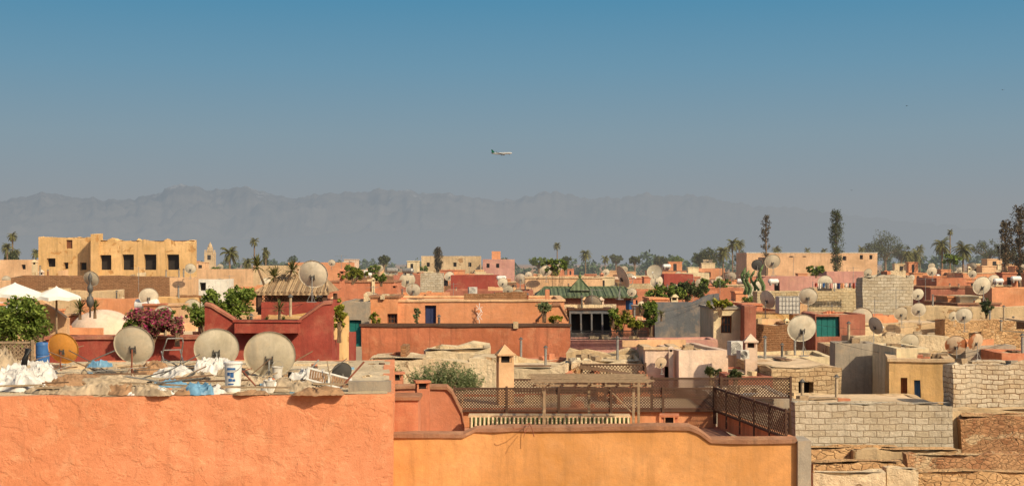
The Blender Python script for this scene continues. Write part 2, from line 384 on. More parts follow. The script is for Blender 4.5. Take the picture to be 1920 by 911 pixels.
    for i in range(len(gx)-1):
        for j in range(len(gy)-1): m.poly([(gx[i],gy[j],zr),(gx[i+1],gy[j],zr),(gx[i+1],gy[j+1],zr),(gx[i],gy[j+1],zr)])
    ob('roof',m.mesh('roof',roof or M['roof'],amp=amp*.8,off=(x0,y0,9)),e)
    if coping:
        m=MB(); c0,c1=zt-.03,zt+.06; o=.05
        for i in range(len(xs)-1):
            m.box(xs[i]-(o if i==0 else 0),xs[i+1]+(o if i==len(xs)-2 else 0),-o,t+.02,c0,c1)
        m.box(-o,w+o,dep-t-.02,dep+o,c0,c1); m.box(-o,t+.02,t+.021,dep-t-.021,c0,c1); m.box(w-t-.02,w+o,t+.021,dep-t-.021,c0,c1)
        ob('coping',m.mesh('coping',coping,amp=amp,off=(x0,y0,0)),e)
    if ops: opening_children(e,ops)
    ca,sa=math.cos(ang),math.sin(ang)
    pts=[(x0+a*ca-b*sa,y0+a*sa+b*ca) for a in (0,w) for b in (0,dep)]
    CUR.append((min(p[0] for p in pts),max(p[0] for p in pts),min(p[1] for p in pts),max(p[1] for p in pts)))
    HL.append((x0,y0,ang,w,dep,zt,par))
    return e
VIS=[]
def house(p0,d0,p1,d1,yt,dep,mat,label,vb=None,ops=(),**kw):
    x0,x1=X(p0,d0),X(p1,d1); w=math.hypot(x1-x0,d1-d0); ang=math.atan2(d1-d0,x1-x0); zt=Z(yt,d0)
    oo=[]
    for (a,b,ya,yb,k) in ops:
        fa=(a-p0)/(p1-p0); dd=d0+(d1-d0)*fa
        oo.append(((a-p0)/(p1-p0)*w,(b-p0)/(p1-p0)*w,max(.2,Z(yb,dd)),min(zt-.08,Z(ya,dd)),k))
    VIS.append((min(p0,p1),max(p0,p1),d0,vb or yt+28))
    if isinstance(kw.get('roof'),str): kw['roof']=M[kw['roof']]
    return house_w(x0,d0,ang,w,dep,zt,M[mat],label,ops=oo,**kw)
def pwall(name,label,cat,pts,d,t,mat,coping=None,rag=0,amp=.015,z0=0,vb=None,group=None,step=.35):
    P=[(X(a,d),Z(b,d)) for a,b in pts]; x0=P[0][0]
    e=top(name,label,cat,(x0,d,0),0,None,group)
    line=[]
    for (a,za),(b,zb) in zip(P[:-1],P[1:]):
        n=max(1,int(abs(b-a)/step)); 
        for i in range(n): line.append((a+(b-a)*i/n-x0,za+(zb-za)*i/n))
    line.append((P[-1][0]-x0,P[-1][1]))
    m=MB(); zmin=min(z for _,z in line)-.6; lv=[z0]+cuts(max(z0+.1,zmin-3),zmin,.4)
    def zz(i,l): return lv[l] if l<len(lv) else line[i][1]+(noise.noise(Vector((line[i][0]*1.3+x0,d,0)))*rag+noise.noise(Vector((line[i][0]*5+x0,d,3)))*rag*.5 if rag else 0)
    for i in range(len(line)-1):
        a,b=line[i][0],line[i+1][0]
        for l in range(len(lv)):
            m.poly([(a,0,zz(i,l)),(b,0,zz(i+1,l)),(b,0,zz(i+1,l+1)),(a,0,zz(i,l+1))])
            m.poly([(b,t,zz(i+1,l)),(a,t,zz(i,l)),(a,t,zz(i,l+1)),(b,t,zz(i+1,l+1))])
        L=len(lv); m.poly([(a,0,zz(i,L)),(b,0,zz(i+1,L)),(b,t,zz(i+1,L)),(a,t,zz(i,L))])
    L=len(lv)
    for l in range(L):
        m.poly([(0,t,zz(0,l)),(0,0,zz(0,l)),(0,0,zz(0,l+1)),(0,t,zz(0,l+1))]); k=len(line)-1; a=line[k][0]
        m.poly([(a,0,zz(k,l)),(a,t,zz(k,l)),(a,t,zz(k,l+1)),(a,0,zz(k,l+1))])
    ob('wall_face',m.mesh('wall_face',mat,amp=amp,off=(x0,d,0)),e)
    if coping:
        m=MB(); o=.05; h0,h1=-.02,.07
        pr=[(-o,h0),(t+o,h0),(t+o,h1*.7),(t*.5,h1+.02),(-o,h1*.7)]
        n=len(pr)
        for (a,z) in line:
            for (yy,hh) in pr: m.v.append((a,yy,z+hh))
        for i in range(len(line)-1):
            for j in range(n):
                m.f.append((i*n+j,(i+1)*n+j,(i+1)*n+(j+1)%n,i*n+(j+1)%n)[::-1]); m.mi.append(0)
        m.f.append(tuple(range(n))); m.mi.append(0); k=(len(line)-1)*n; m.f.append(tuple(range(k+n-1,k-1,-1))); m.mi.append(0)
        ob('coping',m.mesh('coping',coping,amp=.02,freq=2,off=(x0,d,0)),e)
    CUR.append((x0,P[-1][0],d,d+t)); VIS.append((pts[0][0],pts[-1][0],d,vb or max(y for _,y in pts)+28))
    return e
# ------------------------------------------------ small things
def chimney(px,yt,d,wpx,mat,label='plastered chimney with a pyramid cap on a roof',zb=None,cap=True):
    w=wpx*d/F; z1=Z(yt,d); e=top('chimney',label,'chimney',(X(px,d),d,0),R.uniform(-.2,.2),None,'rooftop chimneys')
    z0=zb if zb is not None else z1-2.2; hw=w/2; hc=w*.75 if cap else .05
    m=MB(); zs=z1-hc-w*.45
    m.box(-hw,hw,-hw,hw,z0,zs)
    for sx in (-1,1):
        for sy in (-1,1):
            a=hw*.28; cx=sx*(hw-a/2-.003); cy=sy*(hw-a/2-.003); m.box(cx-a/2,cx+a/2,cy-a/2,cy+a/2,zs,z1-hc)
    ob('shaft',m.mesh('shaft',mat,amp=.01,freq=3,off=(px,d,0)),e)
    m=MB(); m.box(-hw*.5,hw*.5,-hw*.5,hw*.5,zs-.02,z1-hc+.01); ob('flue',m.mesh('flue',M['dark']),e)
    m=MB(); o=hw*1.22; zc=z1-hc; m.box(-o,o,-o,o,zc,zc+.05)
    q=zc+.05
    if cap:
        for a,b in (((-o,-o),(o,-o)),((o,-o),(o,o)),((o,o),(-o,o)),((-o,o),(-o,-o))): m.poly([(a[0]*.93,a[1]*.93,q),(b[0]*.93,b[1]*.93,q),(0,0,z1)])
    ob('cap',m.mesh('cap',mat,amp=.008,freq=3),e)
    return e
def dish_meshes():
    m=MB(); n=36; rings=9; Rr=.5; dep=.085
    def ring(k,back):
        r=Rr*k/rings; y=dep*(k/rings)**2-(.012 if back else 0)
        return [(r*math.cos(2*math.pi*j/n),y,r*.94*math.sin(2*math.pi*j/n)) for j in range(n)]
    for back in (0,1):
        prev=[(0,-.012 if back else 0,0)]*n
        for k in range(1,rings+1):
            c=ring(k,back)
            for j in range(n):
                j2=(j+1)%n; q=[prev[j],prev[j2],c[j2],c[j]] if k>1 else [prev[0],c[j2],c[j]]
                m.poly(q if not back else q[::-1])
            prev=c
        if back:
            f=ring(rings,0)
            for j in range(n): m.poly([c[j],c[(j+1)%n],f[(j+1)%n],f[j]])
    a=m
    b=MB(); b.tube([(0,.07,-.47),(0,.35,-.42),(0,.52,-.20)],.014,6); b.tube([(-.35,.05,-.28),(0,.50,-.2)],.006,5); b.tube([(.35,.05,-.28),(0,.50,-.2)],.006,5)
    c=MB(); c.tube([(0,.56,-.21),(0,.44,-.16)],[.035,.03],10); c.box(-.03,.03,.54,.6,-.28,-.2)
    d=MB(); d.box(-.04,.04,-.06,-.012,-.16,-.04); d.box(-.075,-.055,-.035,-.008,-.18,.0); d.box(.055,.075,-.035,-.008,-.18,.0); d.tube([(-.08,-.04,-.1),(.08,-.04,-.1)],.009,6)
    return a,b,c,d
_da,_db,_dc,_dd=dish_meshes()
DM={}
def dish(px,y,d,dpx,yaw=0,tilt=18,mat='dishwhite',pole=None,label=None,polemat='steel'):
    size=dpx*d/F; cx,cz=X(px,d),Z(y,d); L=(pole if pole else size*.75)
    if mat not in DM: DM[mat]=_da.mesh('reflector',M[mat],smooth=True,merge=True)
    if 'arm' not in DM:
        DM['arm']=_db.mesh('feed_arm',M['steel']); DM['lnb']=_dc.mesh('receiver',M['whitepaint']); DM['br']=_dd.mesh('bracket',M['darksteel'])
    e=top('satellite_dish',label or 'weathered off-white satellite dish on a short roof pole','satellite dish',(cx,d,cz-L),math.radians(yaw),size,'satellite dishes on the rooftops')
    l=L/size; t=math.radians(tilt)
    for nm,me in (('reflector',DM[mat]),('feed_arm',DM['arm']),('receiver',DM['lnb']),('bracket',DM['br'])):
        ob(nm,me,e,(0,0.0,l),(t,0,0))
    m=MB(); m.tube([(0,-.075,0),(0,-.055,l-.08)],.019,8); m.box(-.12,.12,-.19,.05,0,.02)
    m.tube([(-.14,-.2,0),(0,-.075,l*.4)],.007,5); m.tube([(.14,-.2,0),(0,-.075,l*.4)],.007,5)
    ob('pole',m.mesh('pole',M[polemat]),e)
    return e
def leafcloud(m,clumps,n,ls,rr,flat=1.0,slim=1.0):
    for c,rad in clumps:
        for _ in range(n):
            v=Vector((rr.gauss(0,1),rr.gauss(0,1),rr.gauss(0,1)*flat)); v=v.normalized()*rad*(rr.random()**.45) if v.length>0 else v
            p=Vector(c)+v; s=ls*rr.uniform(.6,1.4)
            q=Euler((rr.uniform(-1.2,1.2),rr.uniform(-1.2,1.2),rr.uniform(0,6.28))).to_matrix()
            m.poly([p+q@Vector(k) for k in ((-s*.5*slim,-s,0),(s*.5*slim,-s*.3,0),(s*.35*slim,s,0),(-s*.5*slim,s*.3,0))])
def shrub(px,yc,d,wpx,hpx,mat='leafg',label='leafy green shrub in a roof planter',n=26,ls=None,name='shrub',cat='shrub',dense=1.0,zb=None,seed=None):
    rr=random.Random(seed or int(px*7+yc)); w=wpx*d/F; h=hpx*d/F; cz=Z(yc,d); 
    e=top(name,label,cat,(X(px,d),d,zb if zb is not None else max(0,cz-h/2-.3)),0,None,'rooftop shrubs'); z0=e.location.z
    ls=ls or max(.03,min(.25,1.6*d/F)); cl=[]
    nc=int(26*dense)
    for _ in range(nc):
        v=Vector((rr.uniform(-1,1),rr.uniform(-1,1),rr.uniform(-1,1)))
        while v.length>1: v=Vector((rr.uniform(-1,1),rr.uniform(-1,1),rr.uniform(-1,1)))
        cl.append(((v.x*w*.45,v.y*min(w,h)*.45,cz-z0+v.z*h*.45),min(w,h)*rr.uniform(.08,.24)))
    m=MB(); area=w*h; k=int(max(16,min(110,area/(ls*ls)*5/nc))); leafcloud(m,cl,k,ls,rr)
    ob('foliage',m.mesh('foliage',M[mat],uv=False),e)
    m=MB()
    for c,_ in cl[:10]: m.tube([(rr.uniform(-.06,.06),0,0),(c[0]*.4,c[1]*.4,c[2]*.55),c],[.03,.02,.008],5)
    ob('stem',m.mesh('stem',M['bark']),e); return e
def wispy(px,yb,d,wpx,hpx,label,seed=1):
    rr=random.Random(seed); w=wpx*d/F; h=hpx*d/F; z0=Z(yb,d); e=top('olive_shrub',label,'shrub',(X(px,d),d,z0),0,None,'rooftop shrubs'); m=MB(); s=MB()
    for i in range(int(95*w)):
        x=rr.uniform(-.5,.5)*w; hh=h*(.45+.55*rr.random())*(1-.5*(2*x/w)**2); lx=rr.uniform(-.35,.35); ly=rr.uniform(-.3,.3); y=rr.uniform(-.4,.4)
        pts=[Vector((x*.8,y,0)),Vector((x*.8+lx*.3,y+ly*.3,hh*.5)),Vector((x*.8+lx*.8,y+ly,hh))]; s.tube(pts,[.006,.004,.002],3)
        for k in range(34):
            f=rr.uniform(.15,1); p=pts[0].lerp(pts[2],f)+Vector((rr.gauss(0,.03),rr.gauss(0,.03),rr.gauss(0,.02))); leafcloud(m,[(p,.015)],1,.038,rr,1,.55)
    ob('foliage',m.mesh('foliage',M['leafo'],uv=False),e); ob('stem',s.mesh('stem',M['cactus']),e)
def tree(px,yt,d,wpx,hcrown,mat='leafd',label='broad leafy tree among the rooftops',seed=1,z0=0,dense=1.0):
    rr=random.Random(seed+int(px)); w=wpx*d/F; hc=hcrown*d/F; zt=Z(yt,d); e=top('tree',label,'tree',(X(px,d),d,z0),0,None,'trees between the houses')
    zt-=z0; cl=[]; ls=max(.12,1.2*d/F); br=[]
    for i in range(int(34*dense)):
        v=Vector((rr.uniform(-1,1),rr.uniform(-1,1),rr.uniform(-1,1)))
        while v.length>1: v=Vector((rr.uniform(-1,1),rr.uniform(-1,1),rr.uniform(-1,1)))
        c=(v.x*w*.42,v.y*w*.35,zt-hc*.5+v.z*hc*.42); cl.append((c,min(w,hc)*rr.uniform(.12,.24))); br.append(c)
    m=MB(); leafcloud(m,cl,64,ls,rr,.8); ob('crown',m.mesh('crown',M[mat],uv=False),e)
    m=MB(); th=zt-hc*.85; r=.035*zt*.6
    m.tube([(0,0,0),(rr.uniform(-.2,.2),0,th*.5),(0,0,th)],[r,r*.8,r*.6],8)
    for c in br[:12]: m.tube([(0,0,th*.95),(c[0]*.4,c[1]*.4,(th+c[2])/2),c],[r*.45,r*.25,r*.08],5)
    ob('trunk',m.mesh('trunk',M['bark']),e); return e
PC=[]
def palmcrowns():
    for s in range(3):
        rr=random.Random(40+s); m=MB()
        for i in range(40):
            az=rr.uniform(0,6.283); el=math.radians(rr.uniform(-35,80)); L=rr.uniform(.8,1.05); d=Vector((math.cos(az)*math.cos(el),math.sin(az)*math.cos(el),math.sin(el)))
            p=Vector((0,0,0)); pts=[p.copy()]; n=13
            for k in range(n):
                d=(d+Vector((0,0,-.10-.03*k*.4))).normalized(); p=p+d*L/n; pts.append(p.copy())
            for k in range(2,n+1):
                t=(pts[k]-pts[k-1]).normalized(); sd=t.cross(Vector((0,0,1)))
                if sd.length<.01: sd=Vector((1,0,0))
                sd.normalize(); ll=.26*math.sin(math.pi*min(1,(k/n)*.85+.12))+.04
                for sg in (-1,1):
                    for q in (0,.5):
                        b=pts[k-1].lerp(pts[k],q); tip=b+(sd*sg*.75+t*.7+Vector((0,0,-.45))).normalized()*ll
                        m.poly([b-t*.018,b+t*.018,tip])
            m.tube(pts,[.012]*6+[.006]*(len(pts)-6),4)
        PC.append(m.mesh('fronds',M['leafp'],uv=False))
palmcrowns()
def palm(px,yt,d,cpx,label='date palm with a tall bare trunk',z0=0,crown_c=None,group='palm trees'):
    r=cpx*1.3/2*d/F; zc=Z(yt,d)-r*.75; e=top('palm_tree',label,'palm tree',(X(px,d),d,z0),R.uniform(0,6),None,group)
    m=MB(); h=zc-z0; n=22; tr=max(.12,r*.07); pts=[];rad=[]
    bx=R.uniform(-.03,.03)*h
    for i in range(n+1): f=i/n; pts.append((bx*math.sin(f*1.6),0,h*f)); rad.append(tr*(1.15-.35*f)*(1+.1*(i%2)))
    m.tube(pts,rad,9); ob('trunk',m.mesh('trunk',M['bark']),e)
    ob('crown',R.choice(PC),e,(pts[-1][0],0,h),(0,0,0),r); return e
def conifer(px,yt,d,wpx,hpx,mat='leafbrown',label='tall narrow dark cypress tree',sparse=.5,z0=0,seed=3):
    rr=random.Random(seed+int(px)); zt=Z(yt,d)-z0; hc=hpx*d/F; w=wpx*d/F; e=top('cypress_tree',label,'tree',(X(px,d),d,z0),0,None,'cypress trees')
    m=MB(); t=MB(); lean=rr.uniform(-.15,.15)
    t.tube([(0,0,0),(lean,0,zt*.5),(lean*.5,0,zt*.98)],[.28,.18,.03],8)
    N=int(170*(1.25-sparse)); gaps=[rr.random() for _ in range(max(0,int(6*sparse)))]
    for i in range(N):
        f=rr.random()
        if any(abs(f-g)<.035 for g in gaps): continue
        z=zt-hc*f; rw=w*.42*(math.sin(math.pi*min(1,.10+f*.80))**.7)*rr.uniform(.1,1.0); az=rr.uniform(0,6.28)
        c=(lean*.6+math.cos(az)*rw,math.sin(az)*rw,z+rw*.5)
        if i%3==0: t.tube([(lean*.6,0,z-rw*.3),c],[.05,.015],4)
        leafcloud(m,[(c,w*rr.uniform(.08,.16))],22,max(.07,.8*d/F),rr,1.8)
    ob('crown',m.mesh('crown',M[mat],uv=False),e); ob('trunk',t.mesh('trunk',M['bark']),e); return e
def yucca(px,yt,d,spx,label='spiky yucca plant in a roof planter',mat='leafp',trunk=.5,heads=1):
    r=spx/2*d/F; rr=random.Random(int(px)); zc=Z(yt,d)-r; e=top('yucca_plant',label,'plant',(X(px,d),d,zc-trunk),0,None,'spiky roof plants')
    m=MB(); t=MB()
    for h in range(heads):
        ox=(h-(heads-1)/2)*r*1.1; oz=trunk-(rr.random()*.3*trunk if h else 0); t.tube([(0,0,0),(ox,0,oz)],[.05,.035],6)
        for i in range(60):
            az=rr.uniform(0,6.28); el=math.radians(rr.uniform(-25,88)); dd=Vector((math.cos(az)*math.cos(el),math.sin(az)*math.cos(el),math.sin(el))); L=r*rr.uniform(.75,1.05)
            sd=dd.cross(Vector((0,0,1))).normalized()*r*.045; b=Vector((ox,0,oz)); mid=b+dd*L*.5; tip=b+dd*L+Vector((0,0,-.12*L))
            m.poly([b-sd*.6,b+sd*.6,mid+sd,mid-sd]); m.poly([mid-sd,mid+sd,tip])
    ob('leaves',m.mesh('leaves',M[mat],uv=False),e); ob('stem',t.mesh('stem',M['bark']),e); return e
def lattice(pa,da,pb,db,yt,yb,sp=.12,mat='wood',label='brown wooden lattice fence on a terrace wall',post=1.3,r=.014):
    x0,x1=X(pa,da),X(pb,db); w=math.hypot(x1-x0,db-da); ang=math.atan2(db-da,x1-x0); z1=Z(yt,da); z0=Z(yb,da); h=z1-z0
    e=top('lattice_fence',label,'fence',(x0,da,z0),ang,None,'lattice screens on the terraces')
    m=MB(); n=int((w+h)/sp)
    for i in range(n+1):
        s=-h+i*sp; a=max(0,-s); b=min(h,w-s)
        if b-a>.03:
            m.tube([(s+a,0,a),(s+b,0,b)],r,4); m.tube([(w-s-a,.02,a),(w-s-b,.02,b)],r,4)
    ob('lattice',m.mesh('lattice',M[mat]),e)
    m=MB(); m.box(-.03,w+.03,-.02,.04,h,h+.05); m.box(-.03,w+.03,-.02,.04,-.05,0); ob('rail',m.mesh('rail',M[mat]),e)
    k=max(1,int(w/post))
    for i in range(k+1):
        m=MB(); x=w*i/k; m.box(x-.03,x+.03,-.05,-.021,-.35,h+.09); ob('post',m.mesh('post',M[mat]),e)
    return e
def sheet(px,yb,zr,wm,dm,hm,mat,label,seed,name='plastic_sheet',cat='plastic sheet',rot=0,freq=2.2):
    d=(H-zr)*F/(yb-HY); e=top(name,label,cat,(X(px,d),d,zr+.012),rot,None)
    m=MB(); n=56
    def P(i,j):
        u=i/n*2-1; v=j/n*2-1; ed=max(abs(u),abs(v)); edge=max(0,1-ed**4); q=Vector((u*wm*freq*.6+seed*7.1,v*dm*freq*.6,seed))
        wv=noise.noise_vector(q*.8)*.6; q2=q+wv
        base=.5+.5*noise.noise(q*.8); fold=(1-abs(noise.noise(q2*1.6))*1.7)**2; fine=(1-abs(noise.noise(q2*3.9)))**3
        z=hm*(.55*base+.28*max(0,fold)+.17*fine)*edge
        wob=noise.noise_vector(q*1.1)
        rr_=1-.18*(u*u*v*v)
        return (u*rr_*wm/2*(1+.25*wob.x)+wob.y*.1+wv.x*.05,v*rr_*dm/2*(1+.25*wob.y)+wob.z*.08+wv.y*.05,max(0,z)+.008+.012*fine)
    g=[[P(i,j) for j in range(n+1)] for i in range(n+1)]
    for i in range(n):
        for j in range(n): m.poly([g[i][j],g[i+1][j],g[i+1][j+1],g[i][j+1]])
    ob('folds',m.mesh('folds',M[mat],merge=True,smooth=True),e); return e
def stick(name,label,cat,p0,p1,r,mat,group=None):
    e=top(name,label,cat,p0,0,None,group); v=Vector(p1)-Vector(p0); m=MB(); m.tube([(0,0,0),v*.5+Vector((.01,0,.01)),v],r,6); ob('rod',m.mesh('rod',M[mat]),e); return e
# ================================================= FOREGROUND
A_z=Z(745,24.0)
house(-90,23.7,737,24.3,745,8.6,'salmon','hand-trowelled salmon plastered house wall under a junk-strewn roof',par=.03,step=.2,amp=.03,roof='old')
def boxthing(name,label,cat,x0,x1,y0,y1,z0,z1,mat,part='masonry',amp=.015,st=.35):
    e=top(name,label,cat,(x0,y0,z0)); m=MB(); w,dp,h=x1-x0,y1-y0,z1-z0
    xs,ys,zs=cuts(0,w,st),cuts(0,dp,st),cuts(0,h,st)
    def pan(o,u,v,us,vs,fl):
        for i in range(len(us)-1):
            for j in range(len(vs)-1):
                q=[Vector(o)+Vector(u)*a+Vector(v)*b for a,b in ((us[i],vs[j]),(us[i+1],vs[j]),(us[i+1],vs[j+1]),(us[i],vs[j+1]))]
                m.poly(q[::-1] if fl else q)
    pan((0,0,0),(1,0,0),(0,0,1),xs,zs,0); pan((0,dp,0),(1,0,0),(0,0,1),xs,zs,1)
    pan((0,0,0),(0,1,0),(0,0,1),ys,zs,1); pan((w,0,0),(0,1,0),(0,0,1),ys,zs,0); pan((0,0,h),(1,0,0),(0,1,0),xs,ys,0)
    ob(part,m.mesh(part,M[mat],amp=amp,freq=1.4,off=(x0,y0,z0+.3)),e); return e
boxthing('roof_parapet','grey cement parapet stub at the roof corner','parapet',X(655,24.9),X(733,24.9),24.75,24.98,A_z-.0,Z(713,24.9),'grey')
boxthing('roof_ledge','low sand coloured masonry ledge along the roof','ledge',X(80,31.0),X(650,31),31.0,31.4,A_z,Z(681,31),'old',amp=.05,st=.2)
boxthing('roof_ledge','second low pale ledge crossing the roof','ledge',X(75,29.6),X(470,29.6),30.0,30.25,A_z,A_z+.10,'roof',amp=.05,st=.2)
def dd_(yb): return (H-A_z)*F/(yb-HY)
dish(505,667,27.8,97,4,14,'dishgrey',pole=Z(667,27.8)-A_z,label='large beige satellite dish seen from behind on cluttered roof')
dish(249,648,28.0,79,-6,14,'dishgrey',pole=Z(648,28)-A_z,label='beige satellite dish on rust-red pole above the roof',polemat='rust')
dish(406,655,29.2,84,12,16,'dishgrey',pole=Z(655,29.2)-A_z,label='faded grey satellite dish behind heaped plastic sheets')
dish(116,654,29.6,64,-14,14,'dishyellow',pole=Z(654,29.6)-A_z,label='ochre yellow rusty satellite dish on the roof',polemat='rust')
dish(642,698,26.6,40,30,14,'dishdark',pole=Z(698,26.6)-A_z,label='small dark grey satellite dish beside a shutter')
zr=A_z+.01
J=[(40,730,1.0,1.4,.55,'tarpwhite','heap of crumpled white plastic sheets and sacks',1),
(8,712,.8,1.2,.75,'tarpgrey','grey cloth sack heap on the roof edge',2),
(60,706,.9,1.2,.5,'tarpwhite','pile of white plastic sacks',31),
(85,738,.8,.5,.16,'tarpgrey','flattened grey cardboard sheet on the roof',3),
(165,741,1.0,.42,.26,'tarpgrey','crumpled grey cardboard and cloth on roof edge',4),
(225,741,.8,.4,.3,'tarpbrown','crumpled brown cloth hanging at the roof edge',32),
(275,742,1.05,.36,.26,'tarpgrey','folded grey cloth on the roof edge',5),
(215,722,1.3,.9,.2,'tarpgrey','flattened cardboard sheets lying on the roof',6),
(140,716,1.0,.8,.18,'tarpbrown','brown dusty sheet lying on the roof',33),
(374,741,.55,.38,.32,'tarpblue','crumpled light blue plastic bag on the roof edge',7),
(318,726,.6,.45,.18,'tarpblue','flat blue plastic sheet among cardboard',8),
(325,708,.9,.7,.3,'tarpwhite','loose translucent white plastic sheet',9),
(398,702,.75,.8,.5,'tarpwhite','bunched clear plastic film beside a dish',10),
(365,718,.8,.6,.25,'tarpgrey','dusty film and cardboard heap',34),
(300,742,.5,.3,.16,'tarpwhite','crumpled white paper on the roof edge',11),
(548,735,.85,.6,.32,'tarpgrey','dusty grey cloth draped over rubble',12),
(575,718,.7,.6,.4,'tarpwhite','grey-white plastic film heap beside a shutter',35),
(505,736,.35,.3,.3,'tarpwhite','small white plastic bag on the roof edge',13),
(600,742,.9,.4,.18,'tarpbrown','brown cloth scrap beside a shutter',14),
(120,728,.7,.7,.26,'tarpbrown','brown sacking on the roof',15),
(400,740,.35,.3,.22,'tarpwhite','crumpled plastic bag by a paint bucket',16),
(462,722,.7,.6,.22,'tarpgrey','grey plastic scraps on the roof',17),
(190,700,.8,.6,.3,'tarpgrey','heap of grey rags beneath a dish',41),
(280,702,.7,.6,.35,'tarpbrown','brown sacks heaped on the roof',42),
(440,706,.6,.5,.35,'tarpgrey','bundle of grey cloth behind a bucket',43),
(240,742,.5,.25,.14,'tarpwhite','white rag on the roof edge',44),
(345,742,.4,.25,.16,'tarpbrown','brown rag on the roof edge',45),
(470,742,.6,.3,.12,'tarpbrown','brown rag on the roof edge',36)]
for a in J: sheet(a[0],a[1],zr,a[2],a[3],a[4],a[5],a[6],a[7],rot=R.uniform(-.5,.5))
sheet(185,690,Z(684,29),.42,.36,.22,'tarpblue','light blue plastic bag on the roof ledge',21)
def rubblebit(px,yb,s,mat,label='broken piece of masonry lying on the roof'):
    d=dd_(yb); m=MB(); rr=random.Random(int(px*3)); 
    e=top('rubble_piece',label,'rubble',(X(px,d),d,A_z+.01),rr.uniform(0,3),None,'rubble on the roof')
    m.box(-s,s,-s*.6,s*.6,0,s*.9)
    m.v=[(x+rr.uniform(-.3,.3)*s,y+rr.uniform(-.3,.3)*s,z+(rr.uniform(-.25,.25)*s if z>0 else 0)) for x,y,z in m.v]
    ob('chunk',m.mesh('chunk',M[mat]),e)
for i in range(140):
    rubblebit(R.uniform(60,720),R.uniform(684,741),R.uniform(.02,.075),R.choice(['old','terra','grey','block','tarpwhite','sand','tarpblue','wooddark','red','blacki','woodgrey']))
for i in range(36):
    d=dd_(R.uniform(690,738)); px=R.uniform(10,660); x=X(px,d); a=R.uniform(0,3.1); L=R.uniform(.4,1.5)
    stick('metal_rod','thin rod lying among the roof clutter','rod',(x,d,A_z+R.uniform(.05,.2)),(x+L*math.cos(a),d+L*math.sin(a)*.5,A_z+R.choice([.1,.22,.5])),R.uniform(.007,.017),R.choice(['rust','steel','wood','darksteel','woodgrey']),'rods on the roof')
stick('standing_pipe','dark upright pipe standing beside a dish','pipe',(X(543,27),27,A_z),(X(546,27),27,A_z+.2),.06,'blacki')
d=24.9; e=top('paint_bucket','white plastic paint bucket with blue print on roof edge','bucket',(X(437,d),d,A_z+.01))
m=MB(); m.rev([(.125,0),(.13,.02),(.155,.5),(.168,.505),(.168,.53),(.155,.535),(.15,.54)],28); ob('body',m.mesh('body',M['whitepaint'],smooth=False),e)
m=MB()
for (a0,a1,z0,z1) in ((-2.1,-1.1,.40,.44),(-2.1,-1.75,.30,.36),(-1.7,-1.3,.27,.36),(-1.95,-1.5,.2,.25),(-2.0,-1.3,.14,.165),(-1.45,-1.1,.2,.24)):
    n=5
    for k in range(n):
        t0=a0+(a1-a0)*k/n; t1=a0+(a1-a0)*(k+1)/n; ra=.134+z0*.05; rb=.134+z1*.05
        m.poly([(ra*math.cos(t0),ra*math.sin(t0),z0),(ra*math.cos(t1),ra*math.sin(t1),z0),(rb*math.cos(t1),rb*math.sin(t1),z1),(rb*math.cos(t0),rb*math.sin(t0),z1)])
ob('print',m.mesh('print',M['blue']),e)
m=MB(); m.tube([(.168*math.cos(t),.168*math.sin(t)-.02,.5-.12*math.sin((t+math.pi)*1)) for t in [-math.pi+math.pi*k/12 for k in range(13)]],.005,5); ob('handle',m.mesh('handle',M['steel']),e)
for (px,yb,s) in ((505,738,.5),(520,712,.55)):
    d=dd_(yb); e=top('plastic_tub','dusty white plastic tub standing on the roof','tub',(X(px,d),d,A_z+.01),0,s,'tubs on the roof')
    m=MB(); m.rev([(.15,0),(.19,.42),(.21,.43),(.21,.46),(.18,.46),(.17,.4),(.14,.05)],24); ob('body',m.mesh('body',M['dullwhite']),e)
    m=MB(); m.tube([(.2*math.cos(t),.2*math.sin(t),.44+.2*math.sin(t*1.0)) for t in [math.pi*k/12 for k in range(13)]],.006,5); ob('handle',m.mesh('handle',M['steel']),e)
d=25.6; e=top('louvered_shutter','white louvered wooden shutter lying tilted on the roof','shutter',(X(617,d),d,A_z+.17)); e.rotation_euler=(math.radians(32),math.radians(16),math.radians(12))
m=MB(); w,h=.42,.2
m.box(-w,w,-h,-h+.05,-.015,.015); m.box(-w,w,h-.05,h,-.015,.015); m.box(-w,-w+.05,-h+.051,h-.051,-.015,.015); m.box(w-.05,w,-h+.051,h-.051,-.015,.015); m.box(-.02,.02,-h+.051,h-.051,-.013,.013)
ob('frame',m.mesh('frame',M['dullwhite']),e); m=MB()
for k in range(16):
    x=-w+.07+k*(2*w-.14)/15
    if abs(x)>.04: m.poly([(x-.02,-h+.052,-.01),(x+.015,-h+.052,.012),(x+.015,h-.052,.012),(x-.02,h-.052,-.01)])
ob('slats',m.mesh('slats',M['tarpbrown']),e)
for (px,yb,L,rz,mt) in ((130,741,1.1,.08,'woodgrey'),(290,735,1.3,-.12,'woodgrey'),(200,715,1.5,.2,'wood'),(480,741,1.2,.03,'woodgrey'),(560,728,.9,.5,'woodgrey'),(95,705,1.2,.9,'wood'),(350,722,1.0,.3,'wood'),(240,700,1.6,-.1,'woodgrey'),(640,735,1.0,.1,'woodgrey'),(420,728,1.1,-.4,'wood'),(30,738,.9,.2,'woodgrey')):
    d=dd_(yb); e=top('wooden_plank','weathered wooden plank lying on the roof','plank',(X(px,d),d,A_z+.13),rz,None,'planks on the roof'); e.rotation_euler=(0,R.uniform(-.1,.1),rz)
    m=MB(); m.box(-L/2,L/2,-.05,.05,0,.025); ob('board',m.mesh('board',M[mt],amp=.01),e)
d=29.4; e=top('metal_chair_frame','bare bent metal chair frame leaning on the roof','chair',(X(325,d),d,A_z+.02),.5)
m=MB()
